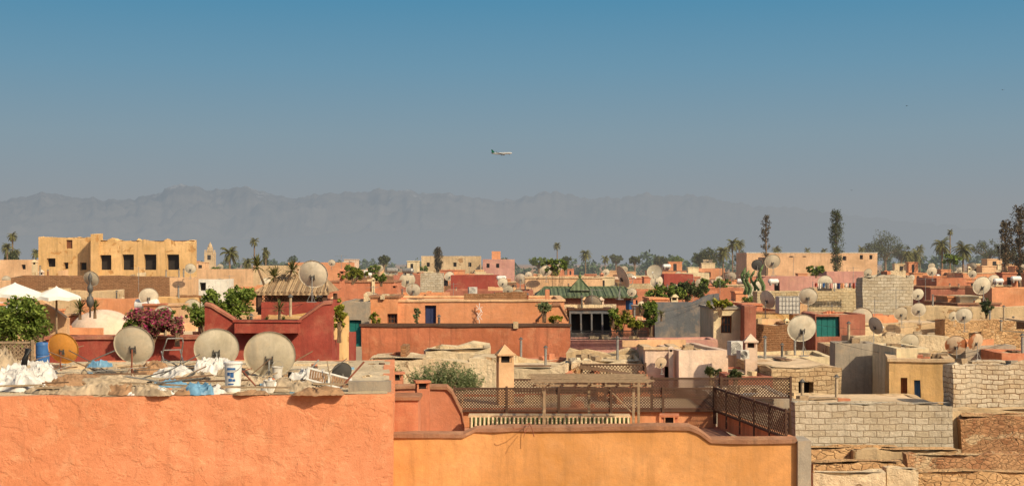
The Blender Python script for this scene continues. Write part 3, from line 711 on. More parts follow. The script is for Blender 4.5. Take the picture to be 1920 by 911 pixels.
for sx in (-.2,.2): m.tube([(sx,.25,0),(sx,.05,.45),(sx*.9,-.1,.62),(sx*.8,-.12,.70)],.013,6); m.tube([(sx,-.25,0),(sx,.2,.42)],.013,6)
m.tube([(-.16,-.12,.70),(.16,-.12,.70)],.013,6); m.tube([(-.2,.05,.45),(.2,.05,.45)],.012,6); m.tube([(-.2,-.08,.2),(.2,-.08,.2)],.012,6)
ob('tubes',m.mesh('tubes',M['steel']),e)
d=dd_(722); e=top('rubber_boot','black rubber boot standing on the junk heap','boot',(X(44,d),d,A_z+.32),.2)
m=MB(); m.tube([(0,0,0),(.03,0,.18),(.09,0,.36)],[.06,.055,.065],10); m.tube([(-.0,0,.04),(-.1,-.04,.03),(-.17,-.06,.02)],[.055,.05,.03],8); ob('shaft',m.mesh('shaft',M['tarpblack'],smooth=True),e)
m=MB(); m.box(-.06,.05,-.055,.055,-.03,-.005); ob('heel',m.mesh('heel',M['dishyellow']),e)
e=top('plastic_barrel','blue plastic barrel beside the lattice screen','barrel',(X(80,31.3),31.3,A_z+.02)); m=MB(); m.rev([(.13,0),(.145,.05),(.15,.2),(.14,.22),(.15,.24),(.15,.45),(.13,.5),(.06,.51)],20); ob('drum',m.mesh('drum',M['blue']),e)
m=MB(); m.rev([(.04,.51),(.04,.54)],10,c=(.05,0,0)); ob('bung',m.mesh('bung',M['blacki']),e)
lattice(-60,32,62,32,644,668,.09,'woodgrey','grey wooden lattice screen beside green shrubs')
# ---- ochre terrace
pwall('terrace_wall','smooth ochre yellow wall with brown rounded coping','wall',[(738,819),(868,818),(892,807),(1292,803),(1310,810),(1334,828),(1494,828)],26,.28,M['ochre'],M['coping'],amp=.012)
boxthing('cement_pier','rough grey cement pier at the end of the ochre wall','pier',X(1496,25.9),X(1521,25.9),25.9,26.6,0,Z(826,25.9),'grey')
tz=H-4.25
house(739,26.5,1494,26.5,490+4.25*F/26.5,9.8,'terra','terracotta house carrying a sunken roof terrace',par=.04,roof='roofred',vb=800)
boxthing('terrace_back_wall','orange plastered low wall behind the lattice screen','wall',X(855,36.1),X(1342,36.1),36.1,36.4,tz,Z(771,36.1),'orange')
lattice(852,36.0,1341,36.0,730,768,.072,'wooddark',r=.0175)
x0,x1=X(1341,36),X(1476,30.4)
e=top('terrace_side_wall','terracotta low wall carrying a lattice fence','wall',(x0,36,tz),math.atan2(30.4-36,x1-x0)); L=math.hypot(x1-x0,5.6)
m=MB()
for i in range(14): m.box(L*i/14,L*(i+1)/14,.06,.3,0,Z(771,36)-tz)
ob('masonry',m.mesh('masonry',M['orange'],amp=.01),e)
lattice(1341,36,1476,30.4,729,768,.12,'wooddark','dark lattice fence with iron posts along terrace edge',1.0,r=.011)
e=top('tiled_parapet','low cream parapet with a row of glazed tile ends','parapet',(X(880,33.6),33.6,tz))
w=X(1182,33.6)-X(880,33.6); m=MB(); zt_=Z(784,33.6)-tz
m.box(0,w,.1,.55,0,zt_); 
ob('masonry',m.mesh('masonry',M['cactus']),e)
m=MB(); n=38
for i in range(n):
    x=w*(i+.5)/n; m.tube([(x,.02,.02),(x,.03,zt_*.55),(x,.09,zt_+.02)],[.022,.030,.024],7)
ob('tile_row',m.mesh('tile_row',M['cream']),e)
m=MB(); m.box(-.02,w+.02,.12,.6,zt_+.003,zt_+.05); ob('coping',m.mesh('coping',M['copinglight'],amp=.02),e)
boxthing('terrace_block','terracotta plastered block with flat coping','masonry block',X(739,32),X(784,32),32,33,tz-1,Z(750,32),'terra')
boxthing('coping_slab','brown coping slab on a plastered block','slab',X(736,32),X(787,32),31.95,33.05,Z(750,32)+.003,Z(744,32),'coping')
chimney(792,713,33.4,24,M['terra'],'slim terracotta chimney on the roof terrace',cap=False)
pwall('terrace_wing_wall','terracotta wing wall stepping down beside the terrace','wall',[(806,727),(838,728),(848,738),(866,775),(870,800)],34.5,.3,M['terra'],M['coping'],z0=tz)
pwall('terrace_wing_wall','terracotta low wall with slanted end at terrace corner','wall',[(739,727),(806,727)],35.2,.3,M['terra'],M['coping'],z0=tz-1)
chimney(742,697,36.5,26,M['terra'],'short terracotta chimney with flat cap',cap=False)
chimney(1255,776,34,30,M['terra'],'short terracotta flue on the terrace',zb=tz,cap=False)
d0=32.6; e=top('pergola','thin weathered wooden pergola with a ragged slatted roof','pergola',(X(998,d0),d0,tz)); w=X(1220,d0)-X(998,d0); hp=Z(724,d0)-tz; dp=2.0
for (x,y) in ((.28,0),(w-.40,.05),(.3,dp),(w-.1,dp),(w*.52,dp)):
    m=MB(); m.box(x-.03,x+.03,y-.03,y+.03,0,hp); ob('post',m.mesh('post',M['woodgrey'],amp=.01),e)
m=MB(); m.tube([(w-.42,.05,hp*.55),(w-1.0,.05,hp-.04)],.02,4)
m.box(0,w,-.03,.03,hp,hp+.05); m.box(0,w,dp-.03,dp+.03,hp,hp+.05)
for k in range(9): x=.1+k*(w-.2)/8; m.box(x-.02,x+.02,-.2,dp+.2,hp+.051,hp+.09)
ob('beam',m.mesh('beam',M['woodgrey'],amp=.015),e)
m=MB(); n=46
for k in range(n):
    y=-.22+k*(dp+.44)/n; a=R.uniform(-.1,.12); b=w+R.uniform(-.12,.12); z=hp+.10+R.uniform(0,.02)
    if R.random()<.88: m.tube([(a,y,z),((a+b)/2,y+R.uniform(-.02,.02),z+R.uniform(-.02,.02)),(b,y,z)],R.uniform(.008,.013),4)
ob('slatted_roof',m.mesh('slatted_roof',M['woodgrey']),e)
e=top('wall_bracket','thin curved iron bracket over the ochre wall','bracket',(X(992,25.9),25.9,Z(806,25.9)))
m=MB(); m.tube([(0,.1,.12),(0,-.05,.14),(.05,-.12,.05),(.09,-.16,-.1)],.008,5); m.tube([(0,-.05,.14),(-.15,-.2,.06),(-.28,-.24,.04),(-.3,-.26,.1)],.007,5); m.tube([(.0,-.12,.1),(-.08,-.22,-.02),(-.1,-.25,-.1)],.006,5)
ob('iron',m.mesh('iron',M['rust']),e)
# ---- houses
HS=[
(760,38.2,1338,38.2,765,4.2,'terra','terracotta house with a flat dusty roof',dict(roof='roof',par=.1)),
(684,42.4,880,42.8,676,.8,'old','weathered lime plastered roof parapet with crumbling edge',dict(rag=.25,par=.2,amp=.06,roof='old')),
(690,43.6,800,43.6,671,2.4,'old','low weathered lime plastered roof vault',dict(rag=.2,par=.05,amp=.08,roof='old')),
(798,46.4,922,46.6,651,.7,'old','crumbling pale masonry roof block',dict(rag=.3,par=.1,amp=.07,roof='old')),
(880,44.5,935,44.5,668,2,'old','pale crumbling wall with rounded top',dict(rag=.3,par=.1,amp=.08,roof='old')),
(935,44.5,1062,44.2,680,3,'old','worn pale plaster roof walls',dict(rag=.28,par=.2,amp=.06,roof='old')),
(960,47.5,1064,47.5,672,1,'terra','terracotta low wall behind pale roofs',dict(rag=.1,par=.1)),
(1064,47,1212,46.6,656,.8,'sand','old sandy rooftop with crumbling parapet',dict(rag=.25,par=.2,amp=.07,roof='old')),
(1070,45,1205,45,672,1.2,'old','low pale crumbling roof wall',dict(rag=.25,par=.1,amp=.07,roof='old')),
(1060,43.3,1215,43.2,702,3.2,'terra','low terracotta wall under an awning',dict(par=.3)),
(1210,44.6,1272,44.6,654,3,'pinkpale','pale pink plastered roof room',dict(ops=[(1246,1262,688,712,'hole')],par=.06,coping='copinglight')),
(1273,43.6,1364,43.8,657,4,'pinkpale','pale pink plastered roof room with low parapet',dict(par=.12)),
(1342,37.8,1491,37.8,747,4,'grey','grey cement rendered house side',dict(par=.05)),
(1366,41.8,1448,41.8,706,4,'redbrown','red-brown plastered wall with planters',dict(par=.1)),
(1446,42,1578,42.2,687,4.2,'brickbig','small stone block house with ragged roof edge',dict(ops=[(1497,1525,716,748,'hole')],rag=.12,par=.06,amp=.06)),
(1491,36.0,1786,36.0,755,.45,'block','pale concrete block wall, unplastered',dict(par=.06,amp=.06,rag=.16,roof='block')),
(1491,36.9,1800,36.9,768,4.6,'sand','dusty flat roof behind a block wall',dict(par=.05,amp=.05,rag=.05,roof='roof')),
(1788,38,1990,38,681,1,'blockwhite','whitewashed block house wall with dark joints',dict(par=.1,amp=.06,rag=.15,roof='blockwhite')),
(1788,37.3,1990,37.3,768,.6,'sand','projecting plaster ledge below a block wall',dict(par=.03,amp=.06,rag=.1,roof='sand')),
(1800,36.4,2000,36.0,778,.8,'rubblered','crumbling red rubble masonry wall',dict(par=.05,amp=.08,rag=.15,roof='rubble')),
(1495,35.2,1690,35.2,838,.5,'rubble','broken earthen wall with patches of plaster',dict(par=.03,amp=.05,rag=.1,roof='rubble',step=.2)),
(1600,35.0,1802,35.0,843,.6,'sand','eroded rubble ledge below the block wall',dict(par=.03,amp=.05,rag=.12,roof='rubble',step=.2)),
(1700,34.4,2000,34.4,853,.4,'rubblered','eroded brown rubble wall at the base of houses',dict(par=.03,amp=.05,rag=.15,roof='rubble',step=.2)),
(1524,33.4,1700,33.4,866,.5,'rubble','eroded earthen wall stub',dict(par=.03,amp=.06,rag=.12,roof='rubble',step=.2)),
(1524,31.6,1660,31.6,885,.35,'old','flaking whitewashed plaster wall stub',dict(par=.03,amp=.04,rag=.12,roof='old',step=.2)),
(1662,31.8,1722,31.8,879,.35,'old','eroded pale plaster wall stub',dict(par=.03,amp=.04,rag=.12,roof='old',step=.2)),
(1712,33.0,2000,33.0,884,.4,'rubble','eroded tan rubble wall',dict(par=.03,amp=.06,rag=.14,roof='rubble',step=.2)),
(1667,41.8,1787,41.4,675,3,'yellow','cream yellow plastered house with brown door and blue window',dict(ops=[(1689,1702,707,749,'door'),(1715,1727,712,748,'blue')],par=.1,rag=.05,coping='copinglight')),
(1566,46.5,1641,46.4,643,1.2,'grey','plastered wall, upper storey, shade put into its grey',dict(par=.1)),  # shaded part of the wall; its shade is put into the grey
(1636,46.0,1681,43.2,643,1,'cream','plastered wall turning the corner, sunlight put into its cream',dict(par=.1)),  # lit part of the same wall; sunlight is put into the cream
(1420,50,1566,50,668,3,'cream','cream plastered rooftop wall',dict(par=.15,rag=.06)),
(1565,52,1700,52,650,3,'sand','sand coloured rooftop wall',dict(par=.15,rag=.1)),
(1700,47,1800,47,664,1.5,'sand','worn sandy plaster rooftop parapet',dict(par=.1,rag=.12)),
(1810,46,1905,46,646,1.8,'grey','grey-brown stained rooftop wall',dict(par=.1,rag=.12)),
(1878,44,1990,44,662,2,'terra','terracotta plastered rooftop wall',dict(par=.1)),
(85,41.5,372,41.5,634,1,'red','low dark red roof wall in front of a dome',dict(par=.1,coping='redbrown')),
(-60,44,86,44,640,5,'peach','peach plastered rooftop',dict(par=.4)),
(372,43.5,500,43.5,604,2,'redbrown','red-brown plaster roof wall with shrubs',dict(par=.2)),
(386,40,624,40,640,6,'red','dark red plastered house with stepped parapet',dict(par=.12,roof='roofred')),
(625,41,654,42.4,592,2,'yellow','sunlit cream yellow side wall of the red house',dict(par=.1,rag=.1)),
(640,58,692,58,566,5,'grey','grey plastered narrow house with green door',dict(ops=[(655,677,600,650,'teal')],par=.1)),
(678,52,1068,52,611,1.2,'terradark','long stained terracotta parapet wall',dict(par=.1,coping='wooddark',amp=.04)),
(696,59,1058,59,564,7,'orange','orange plastered roof house with window and blue door',dict(ops=[(727,746,588,607,'window'),(797,818,572,612,'doorblue')],par=.12,coping='peach')),
(694,58.6,742,58.6,557,3,'orange','orange plastered roof room',dict(ops=[(726,745,588,607,'window')],par=.1,coping='coping')),
(1066,54,1346,54,637,2,'pink','long dusty pink parapet wall',dict(par=.1)),
(1068,60,1146,60,580,3,'darkgrey','dark rendered roof pavilion with shadowed open bays',dict(ops=[(1071,1088,588,624,'hole'),(1091,1108,588,624,'hole'),(1111,1128,588,624,'hole'),(1131,1144,588,624,'hole')],par=.05,coping='wooddark')),
(1146,63,1245,63,600,5,'terra','terracotta terrace wall behind potted plants',dict(par=.2)),
(1000,76,1196,76,557,7,'terra','terracotta house under a green tiled roof',dict(ops=[(1173,1195,562,580,'blue')],par=.1)),
(1338,56,1395,56,579,4,'cream','cream plastered roof room with barred window',dict(ops=[(1352,1372,592,625,'window')],par=.1,coping='grey')),
(1396,55,1418,55,573,2,'redbrown','red-brown plastered pier',dict(par=.1)),
(1418,58,1492,58,607,4,'brick','brown brick wall, unplastered',dict(par=.2,rag=.1)),
(1490,62,1532,62,640,3,'sand','sandy wall below dishes',dict(par=.2)),
(1529,60,1622,60,589,3,'redbrown','maroon plastered wall with teal gate',dict(ops=[(1531,1574,593,631,'teal')],par=.1)),
(1420,78,1622,78,546,1.5,'blockw','cream block wall with clothesline above',dict(par=.1,rag=.06)),
(1618,74,1712,74,517,1.5,'block','tall stone block house end',dict(par=.1,rag=.25,amp=.05,step=.4,roof='block')),
(1560,82,1700,82,540,4,'blockw','cream stone block wall',dict(par=.2,rag=.08)),
(1632,66,1790,66,604,4,'sand','sandy rooftop with low walls',dict(par=.1,rag=.1)),
(1700,72,1990,72,574,1.5,'sand','long sandy parapet wall',dict(par=.1,rag=.12)),
(1772,64,1905,64,598,1.5,'rubble','eroded rooftop wall with dishes',dict(par=.1,rag=.15)),
(1840,56,1990,56,622,1.5,'rubble','eroded grey-brown rooftop wall',dict(par=.1,rag=.15)),
(1600,57,1780,57,630,2,'old','old pale rooftop wall',dict(par=.1,rag=.12)),
(1745,92,1862,92,540,5,'redbrown','red-brown plastered house',dict(par=.3,coping='coping')),
(1756,100,1812,100,521,5,'terra','terracotta roof room',dict(par=.2)),
(1860,84,2000,84,541,5,'orange','orange plastered wall with cane screen',dict(par=.3)),
(20,92,322,92,517,2,'brick','long brown brick wall of an unplastered house',dict(par=.1,rag=.15)),
(-40,100,60,100,527,6,'peach','peach plastered house',dict(par=.3)),
(66,80,215,80,545,2,'sand','sandy low rooftop wall',dict(par=.1,rag=.1)),
(150,76,270,76,560,2,'orange','orange plastered low rooftop',dict(par=.1,rag=.1)),
(262,78,362,78,557,2,'yellow','yellow plastered roof wall',dict(par=.1,rag=.08)),
(318,84,362,84,520,1.5,'peach','peach plastered roof room',dict(par=.1)),
(362,88,426,88,524,2,'white','whitewashed roof room with grey box',dict(ops=[(374,386,530,545,'hole')],par=.1)),
(425,95,500,95,540,6,'orange','orange plastered house',dict(par=.3)),
(614,84,738,84,529,6,'terra','terracotta plastered house',dict(par=.2,coping='coping')),
(735,80,835,80,552,6,'orange','orange rooftop',dict(par=.3)),
(788,102,830,102,512,2,'block','grey concrete block roof room',dict(par=.1)),
(738,108,790,108,516,5,'redbrown','red-brown roof room',dict(par=.2)),
(835,92,1000,92,545,6,'redbrown','red-brown rooftop wall',dict(par=.3)),
(985,100,1130,100,521,6,'peach','peach plastered house with pale coping',dict(par=.2,coping='copinglight')),
(845,115,935,115,516,4,'red','bright red roof wall',dict(par=.2)),
(1195,90,1345,90,545,6,'terra','terracotta house behind climbing plants',dict(par=.3)),
(1430,108,1552,108,518,3,'pink','pink plastered house',dict(ops=[(1452,1462,528,545,'hole')],par=.2)),
(1550,112,1620,112,509,3,'pink','pink plastered roof room',dict(par=.2)),
(1245,120,1300,120,514,6,'red','red plastered roof wall',dict(par=.2)),
(1400,215,1645,215,474,10,'peach','pale peach flat-roofed building with small windows',dict(ops=[(1480,1487,480,488,'hole'),(1505,1512,480,488,'hole'),(1580,1587,480,488,'hole'),(1612,1618,478,486,'hole'),(1630,1636,478,486,'hole')],par=.4,coping='white')),
(1440,200,1520,200,482,8,'peach','peach plastered building block',dict(par=.3)),
(905,205,965,205,486,8,'pink','dusty pink stepped building',dict(ops=[(912,918,494,502,'hole'),(930,936,494,502,'hole')],par=.3)),
(922,210,938,210,471,6,'orange','orange stair tower',dict(par=.1)),
(790,215,900,215,480,8,'sand','brown flat-roofed building',dict(ops=[(800,806,492,500,'hole'),(822,828,492,500,'hole'),(850,856,492,500,'hole'),(878,884,492,500,'hole')],par=.4)),
(360,130,480,130,505,5,'peach','peach plastered house',dict(par=.3)),
(475,120,560,120,498,5,'sand','sandy plaster house',dict(par=.3)),
(540,160,650,160,492,8,'orange','orange plastered house',dict(ops=[(560,566,498,505,'hole'),(590,596,498,505,'hole')],par=.3)),
(0,150,75,150,487,4,'peach','peach flat-roofed house',dict(ops=[(40,48,496,505,'hole')],par=.3)),
]
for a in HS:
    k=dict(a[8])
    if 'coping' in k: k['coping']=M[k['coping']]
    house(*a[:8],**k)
house(72,108,183,108.0,444,1.2,'yellow','large ochre ruined building wing with small windows',vb=515,ops=[(88,104,484,500,'hole'),(124,136,450,466,'door'),(150,162,492,506,'hole'),(120,128,492,504,'hole')],par=.1,rag=.12,coping=None,roof='sand',step=.6)
house(183.5,107,366,107,449,.5,'yellow','large roofless ochre building with tall empty window openings',vb=512,ops=[(187,209,478,506,'hole'),(229,251,477,506,'hole'),(270,293,477,506,'hole'),(313,336,477,506,'hole')],par=.1,rag=.35,roof='sand',step=.5)
house(170,106.5,184,106.5,438,1.2,'yellow','narrow ochre tower at a ruined building corner',vb=512,par=.1,rag=.1)
NCUR=len(CUR)
d=300; e=top('minaret','small square sandstone minaret with lantern top','minaret',(X(394,d),d,0))
m=MB(); hw=9*d/F; z1=Z(473,d); m.box(-hw,hw,-hw,hw,0,z1); ob('tower',m.mesh('tower',M['sand']),e)
m=MB(); 
for i in range(5): x=-hw+(i+.15)*hw*.4; m.box(x,x+hw*.2,-hw-.01,-hw+.25,z1,z1+.5); m.box(x,x+hw*.2,hw-.25,hw,z1,z1+.5)
ob('merlons',m.mesh('merlons',M['sand']),e)
m=MB(); q=hw*.5; m.box(-q,q,-q,q,z1,z1+1.1); m.rev([(q*.9,1.1),(q*.8,1.5),(q*.3,1.9),(.03,2.2)],12,c=(0,0,z1)); ob('lantern',m.mesh('lantern',M['sand']),e)
m=MB(); m.box(-hw*.35,hw*.35,-hw-.02,-hw+.05,z1-1.6,z1-.6); ob('window_opening',m.mesh('window_opening',M['dark']),e)
pwall('stepped_parapet','dark red stepped parapet with sloping shoulders','parapet',[(384,572),(396,574),(440,602),(441,612),(560,612),(561,602),(606,570),(623,568)],39.6,.3,M['red'],M['redbrown'])
e=top('planter','long dark red masonry planter on the parapet','planter',(X(441,39.2),39.1,Z(624,39.2))); w=X(560,39.2)-X(441,39.2)
m=MB(); m.box(0,w,0,.42,0,.3); m.box(-.04,w+.04,-.04,.46,.3,.36); ob('trough',m.mesh('trough',M['red'],amp=.01),e)
m=MB(); m.box(.04,w-.04,.04,.38,.361,.37); ob('soil',m.mesh('soil',M['dark']),e)
for px in (465,500,532): yucca(px,588,39.3,26,mat='leafp',trunk=.12)
yucca(524,556,39.4,46,trunk=.3)
def hiproof(name,label,cat,pe0,pe1,ye,pr0,pr1,yr,d,depth,mat,zb,wallmat,rib=.2,rr_=.045):
    x0,x1=X(pe0,d),X(pe1,d); r0,r1=X(pr0,d),X(pr1,d); ze,zr_=Z(ye,d),Z(yr,d+depth/2)
    e=top(name,label,cat,(x0,d,0)); w=x1-x0; a,b=r0-x0,r1-x0; m=MB()
    m.poly([(0,0,ze),(w,0,ze),(b,depth/2,zr_),(a,depth/2,zr_)]); m.poly([(w,0,ze),(w,depth,ze),(b,depth/2,zr_)]); m.poly([(w,depth,ze),(0,depth,ze),(a,depth/2,zr_),(b,depth/2,zr_)]); m.poly([(0,depth,ze),(0,0,ze),(a,depth/2,zr_)])
    m.box(0,w,0,.08,ze-.1,ze-.003); 
    n=int(w/rib)
    for i in range(n+1):
        x=w*i/n; t=1
        if x<a: t=x/a if a>0 else 1
        elif x>b: t=(w-x)/(w-b)
        if t>.05: m.tube([(x,-.03,ze+.015),(x,depth/2*t,ze+(zr_-ze)*t+.015)],rr_,5)
    m.tube([(a,depth/2,zr_+.02),(b,depth/2,zr_+.02)],.06,6)
    for q,s in (((0,0,ze),(a,depth/2,zr_)),((w,0,ze),(b,depth/2,zr_))): m.tube([q,s],.05,6)
    ob('roof',m.mesh('roof',mat),e)
    for (x,y) in ((.15,.15),(w-.15,.15),(.15,depth-.15),(w-.15,depth-.15)):
        m=MB(); m.box(x-.07,x+.07,y-.07,y+.07,zb,ze-.1); ob('post',m.mesh('post',wallmat),e)
    return e
hiproof('roof_pavilion','roof pavilion with tan grey ribbed tiles','pavilion',478,616,548,512,598,518,49,3.2,M['paletile'],Z(590,49),M['wooddark'],.13,.025)
lattice(482,49.2,612,49.2,551,566,.12,'wooddark','dark lattice screen under a pavilion roof')
house(490,48.6,612,48.6,566,3.8,'red','dark red roof room below the pavilion',par=.1)
hiproof('green_tiled_roof','green glazed tile hipped roof','roof',1005,1195,555,1022,1180,539,75.6,6,M['greenroof'],Z(570,76),M['terra'],.4,.022)
d=75.2; w=X(1113,d)-X(1069,d); e=top('tiled_cupola','small green tiled pyramid cupola','cupola',(X(1091,d),d+2.2,Z(546,d)))
m=MB(); hw=w/2; zt_=Z(522,d)-Z(546,d)
for k in range(4):
    a0=math.pi/4+k*math.pi/2; a1=a0+math.pi/2; r=hw*1.3; m.poly([(r*math.cos(a0),r*math.sin(a0),0),(r*math.cos(a1),r*math.sin(a1),0),(0,0,zt_)])
    m.tube([(r*math.cos(a0),r*math.sin(a0),.03),(0,0,zt_)],.04,6)
ob('tiles',m.mesh('tiles',M['greenroof']),e); m=MB(); m.rev([(.05,zt_-.02),(.1,zt_+.1),(.03,zt_+.2),(.02,zt_+.35)],10); ob('finial',m.mesh('finial',M['cactus']),e)
pwall('slanted_wall','wall with a slanted top, shade put into its dark grey','wall',[(1228,566),(1300,567),(1330,552),(1348,550)],62,.4,M['darkgrey'],vb=625)  # wall stands in shadow; that shade is put into its dark grey
pwall('slanted_wall','orange wall shoulder with sloping sides','wall',[(1004,604),(1036,572),(1050,572),(1066,600)],57.8,.35,M['orange'],M['coping'],vb=607)
e=top('iron_railing','black iron railing along a terrace edge','railing',(X(1070,53.6),53.6,Z(637,53.6))); w=X(1213,53.6)-X(1070,53.6); h=Z(620,53.6)-Z(637,53.6)
m=MB(); m.tube([(0,0,h),(w,0,h)],.02,4); m.tube([(0,0,.03),(w,0,.03)],.02,4)
for i in range(60): x=w*i/59; m.tube([(x,0,0),(x,0,h)],.014,4); 
for i in range(59): x=w*i/59; m.tube([(x,0,.04),(x+w/59,0,h-.04)],.01,4)
ob('bars',m.mesh('bars',M['blacki']),e)
lattice(1222,37.4,1482,37.4,711,743,.08,'wooddark','weathered dark lattice fence on a roof edge',r=.015)
lattice(960,40.5,1222,40.5,713,731,.09,'wooddark','low weathered lattice fence along roof')
lattice(1090,43.0,1210,43.0,685,702,.1,'wooddark','weathered lattice panel beside an awning')
e=top('cane_awning','sagging cane awning over a rooftop','awning',(X(1085,42),42,0)); m=MB()
for k in range(40):
    f=k/39; m.tube([(0+f*.1,f*1.1,Z(690,42)+.02*math.sin(k)),(1.0,f*1.1,Z(698,42)),(2.0-f*.1,f*1.1,Z(708,42))],.015,4)
ob('canes',m.mesh('canes',M['wood']),e)
m=MB(); 
for x in (.1,1.85): m.tube([(x,.1,Z(740,42)),(x,.1,Z(706 if x>1 else 692,42))],.03,6)
ob('pole',m.mesh('pole',M['wood']),e)
chimney(947,645,40.0,28,M['peach'],'pale terracotta chimney with pyramid cap',zb=8)
chimney(1408,625,43.5,22,M['pinkpale'],'pale pink chimney with pyramid cap')
for (px,yt,d,w) in ((1097,556,70,9),(1127,556,70,9),(642,502,82,9),(1105,560,68,8),(560,500,100,6),(700,520,84,6),(1475,596,60,8),(740,530,83,8),(1258,648,44,9),(65,486,120,8),(78,505,100,8)):
    chimney(px,yt,d,w,M[R.choice(['peach','cream','terra','pinkpale'])])
def acunit(px,y,d,wpx,hpx):
    w,h=wpx*d/F,hpx*d/F; e=top('air_conditioner','boxy off-white air conditioner unit on a wall','air conditioner',(X(px,d),d,Z(y,d)-h/2),.3,None,'air conditioner units')
    m=MB(); m.box(-w/2,w/2,-.14,.14,0,h); ob('casing',m.mesh('casing',M['dullwhite']),e)
    m=MB()
    for k in range(1,5):
        r=h*.42*k/4; m.tube([(-w*.12+r*math.cos(t),-.15,h/2+r*math.sin(t)) for t in [2*math.pi*q/16 for q in range(17)]],.006,4)
    ob('fan_grille',m.mesh('fan_grille',M['blacki']),e)
acunit(1378,652,42.8,24,26); acunit(1393,664,42.4,18,16)
acunit(886,545,88,16,14); acunit(1468,572,57,22,22)
d=46; e=top('dome','low pale pink plastered dome on a roof','dome',(X(172,d),d+1.3,Z(634,d)))
r=66*d/F; hh=Z(583,d)-Z(634,d); m=MB(); prof=[(r*math.cos(t),hh*math.sin(t)) for t in [math.pi/2*k/14 for k in range(15)]]; prof[-1]=(.01,hh); m.rev([(r,-1.2)]+prof,44)
ob('shell',m.mesh('shell',M['pinkpale'],smooth=True,amp=.015),e)
m=MB(); m.rev([(r+.08,-.25),(r+.08,-.1),(r-.02,-.08)],44); ob('base_ring',m.mesh('base_ring',M['peach'],amp=.01),e)
house(90,44.8,380,44.8,632,5,'peach','peach plastered rooftop under a dome',par=.05)
pwall('sloping_wall','peach plastered wall with a sloping top','wall',[(58,568),(75,560),(125,597),(125,622)],43,.3,M['peach'],vb=625)
def parasol(px,yt,d,wpx,hpx):
    r=wpx/2*d/F; hc=hpx*d/F; z=Z(yt,d); e=top('parasol','white canvas garden parasol over a terrace','parasol',(X(px,d),d,z-2.4),R.uniform(0,.5),None,'white terrace parasols')
    m=MB(); n=8
    for k in range(n):
        a0,a1=2*math.pi*k/n,2*math.pi*(k+1)/n
        p0,p1=(r*math.cos(a0),r*math.sin(a0),2.3-hc),(r*math.cos(a1),r*math.sin(a1),2.3-hc)
        t0,t1=(.06*r*math.cos(a0),.06*r*math.sin(a0),2.36),(.06*r*math.cos(a1),.06*r*math.sin(a1),2.36)
        md=((p0[0]+p1[0])/2*.97,(p0[1]+p1[1])/2*.97,2.3-hc+.04)
        m.poly([p0,md,t0]); m.poly([md,p1,t1]); m.poly([md,t1,t0])
        m.poly([p0,md,(md[0],md[1],md[2]-.10),(p0[0],p0[1],p0[2]-.10)]); m.poly([md,p1,(p1[0],p1[1],p1[2]-.10),(md[0],md[1],md[2]-.10)])
        m.poly([(.06*r*math.cos(a0),.06*r*math.sin(a0),2.36),(.06*r*math.cos(a1),.06*r*math.sin(a1),2.36),(0,0,2.4)])
    ob('canopy',m.mesh('canopy',M['canvas']),e); m=MB(); m.tube([(0,0,0),(0,0,2.36)],.03,8); ob('pole',m.mesh('pole',M['woodgrey']),e)
parasol(28,529,42,112,17); parasol(106,536,42.2,92,15); parasol(46,560,45,110,14)
d=41; e=top('roof_finial','grey metal finial with stacked balls on a terrace','finial',(X(169,d),d,Z(595,d))); m=MB()
s=d/F; prof=[(2,0),(2,18),(7,22),(9,30),(7,38),(3,41),(3,46),(6,49),(7,55),(5,60),(2,62),(2,66),(4,70),(5,75),(3,80),(1,84)]
m.rev([(a*s*.8,b*s) for a,b in prof],16); ob('spindle',m.mesh('spindle',M['darksteel'],smooth=True),e)
def stroke(m,pts,w,s): m.tube([(a*s,0,b*s) for a,b in pts],w*s,4)
d=58.9; e=top('painted_mark','white painted zigzag mark on an orange wall','wall marking',(X(899,d),d-.09,Z(608,d))); m=MB(); s=d/F
for p,w_ in (([(0,0),(0,8),(-4,14),(0,20),(4,26),(0,32),(0,40)],.9),([(-5,9),(5,20)],.7),([(5,9),(-5,22)],.7),([(-6,27),(6,33)],.7),([(6,22),(-6,36)],.7)): stroke(m,p,w_,s)
ob('strokes',m.mesh('strokes',M['whitepaint']),e)
d=91.8; e=top('painted_mark','small white painted figures on a red-brown wall','wall marking',(X(1804,d),d-.05,Z(567,d))); m=MB(); s=d/F
for ox in (0,6): stroke(m,[(ox,9),(ox+3,10),(ox+4,8),(ox+1,5.5),(ox+4,4),(ox+3,1),(ox,1)],.5,s)
ob('strokes',m.mesh('strokes',M['whitepaint']),e)
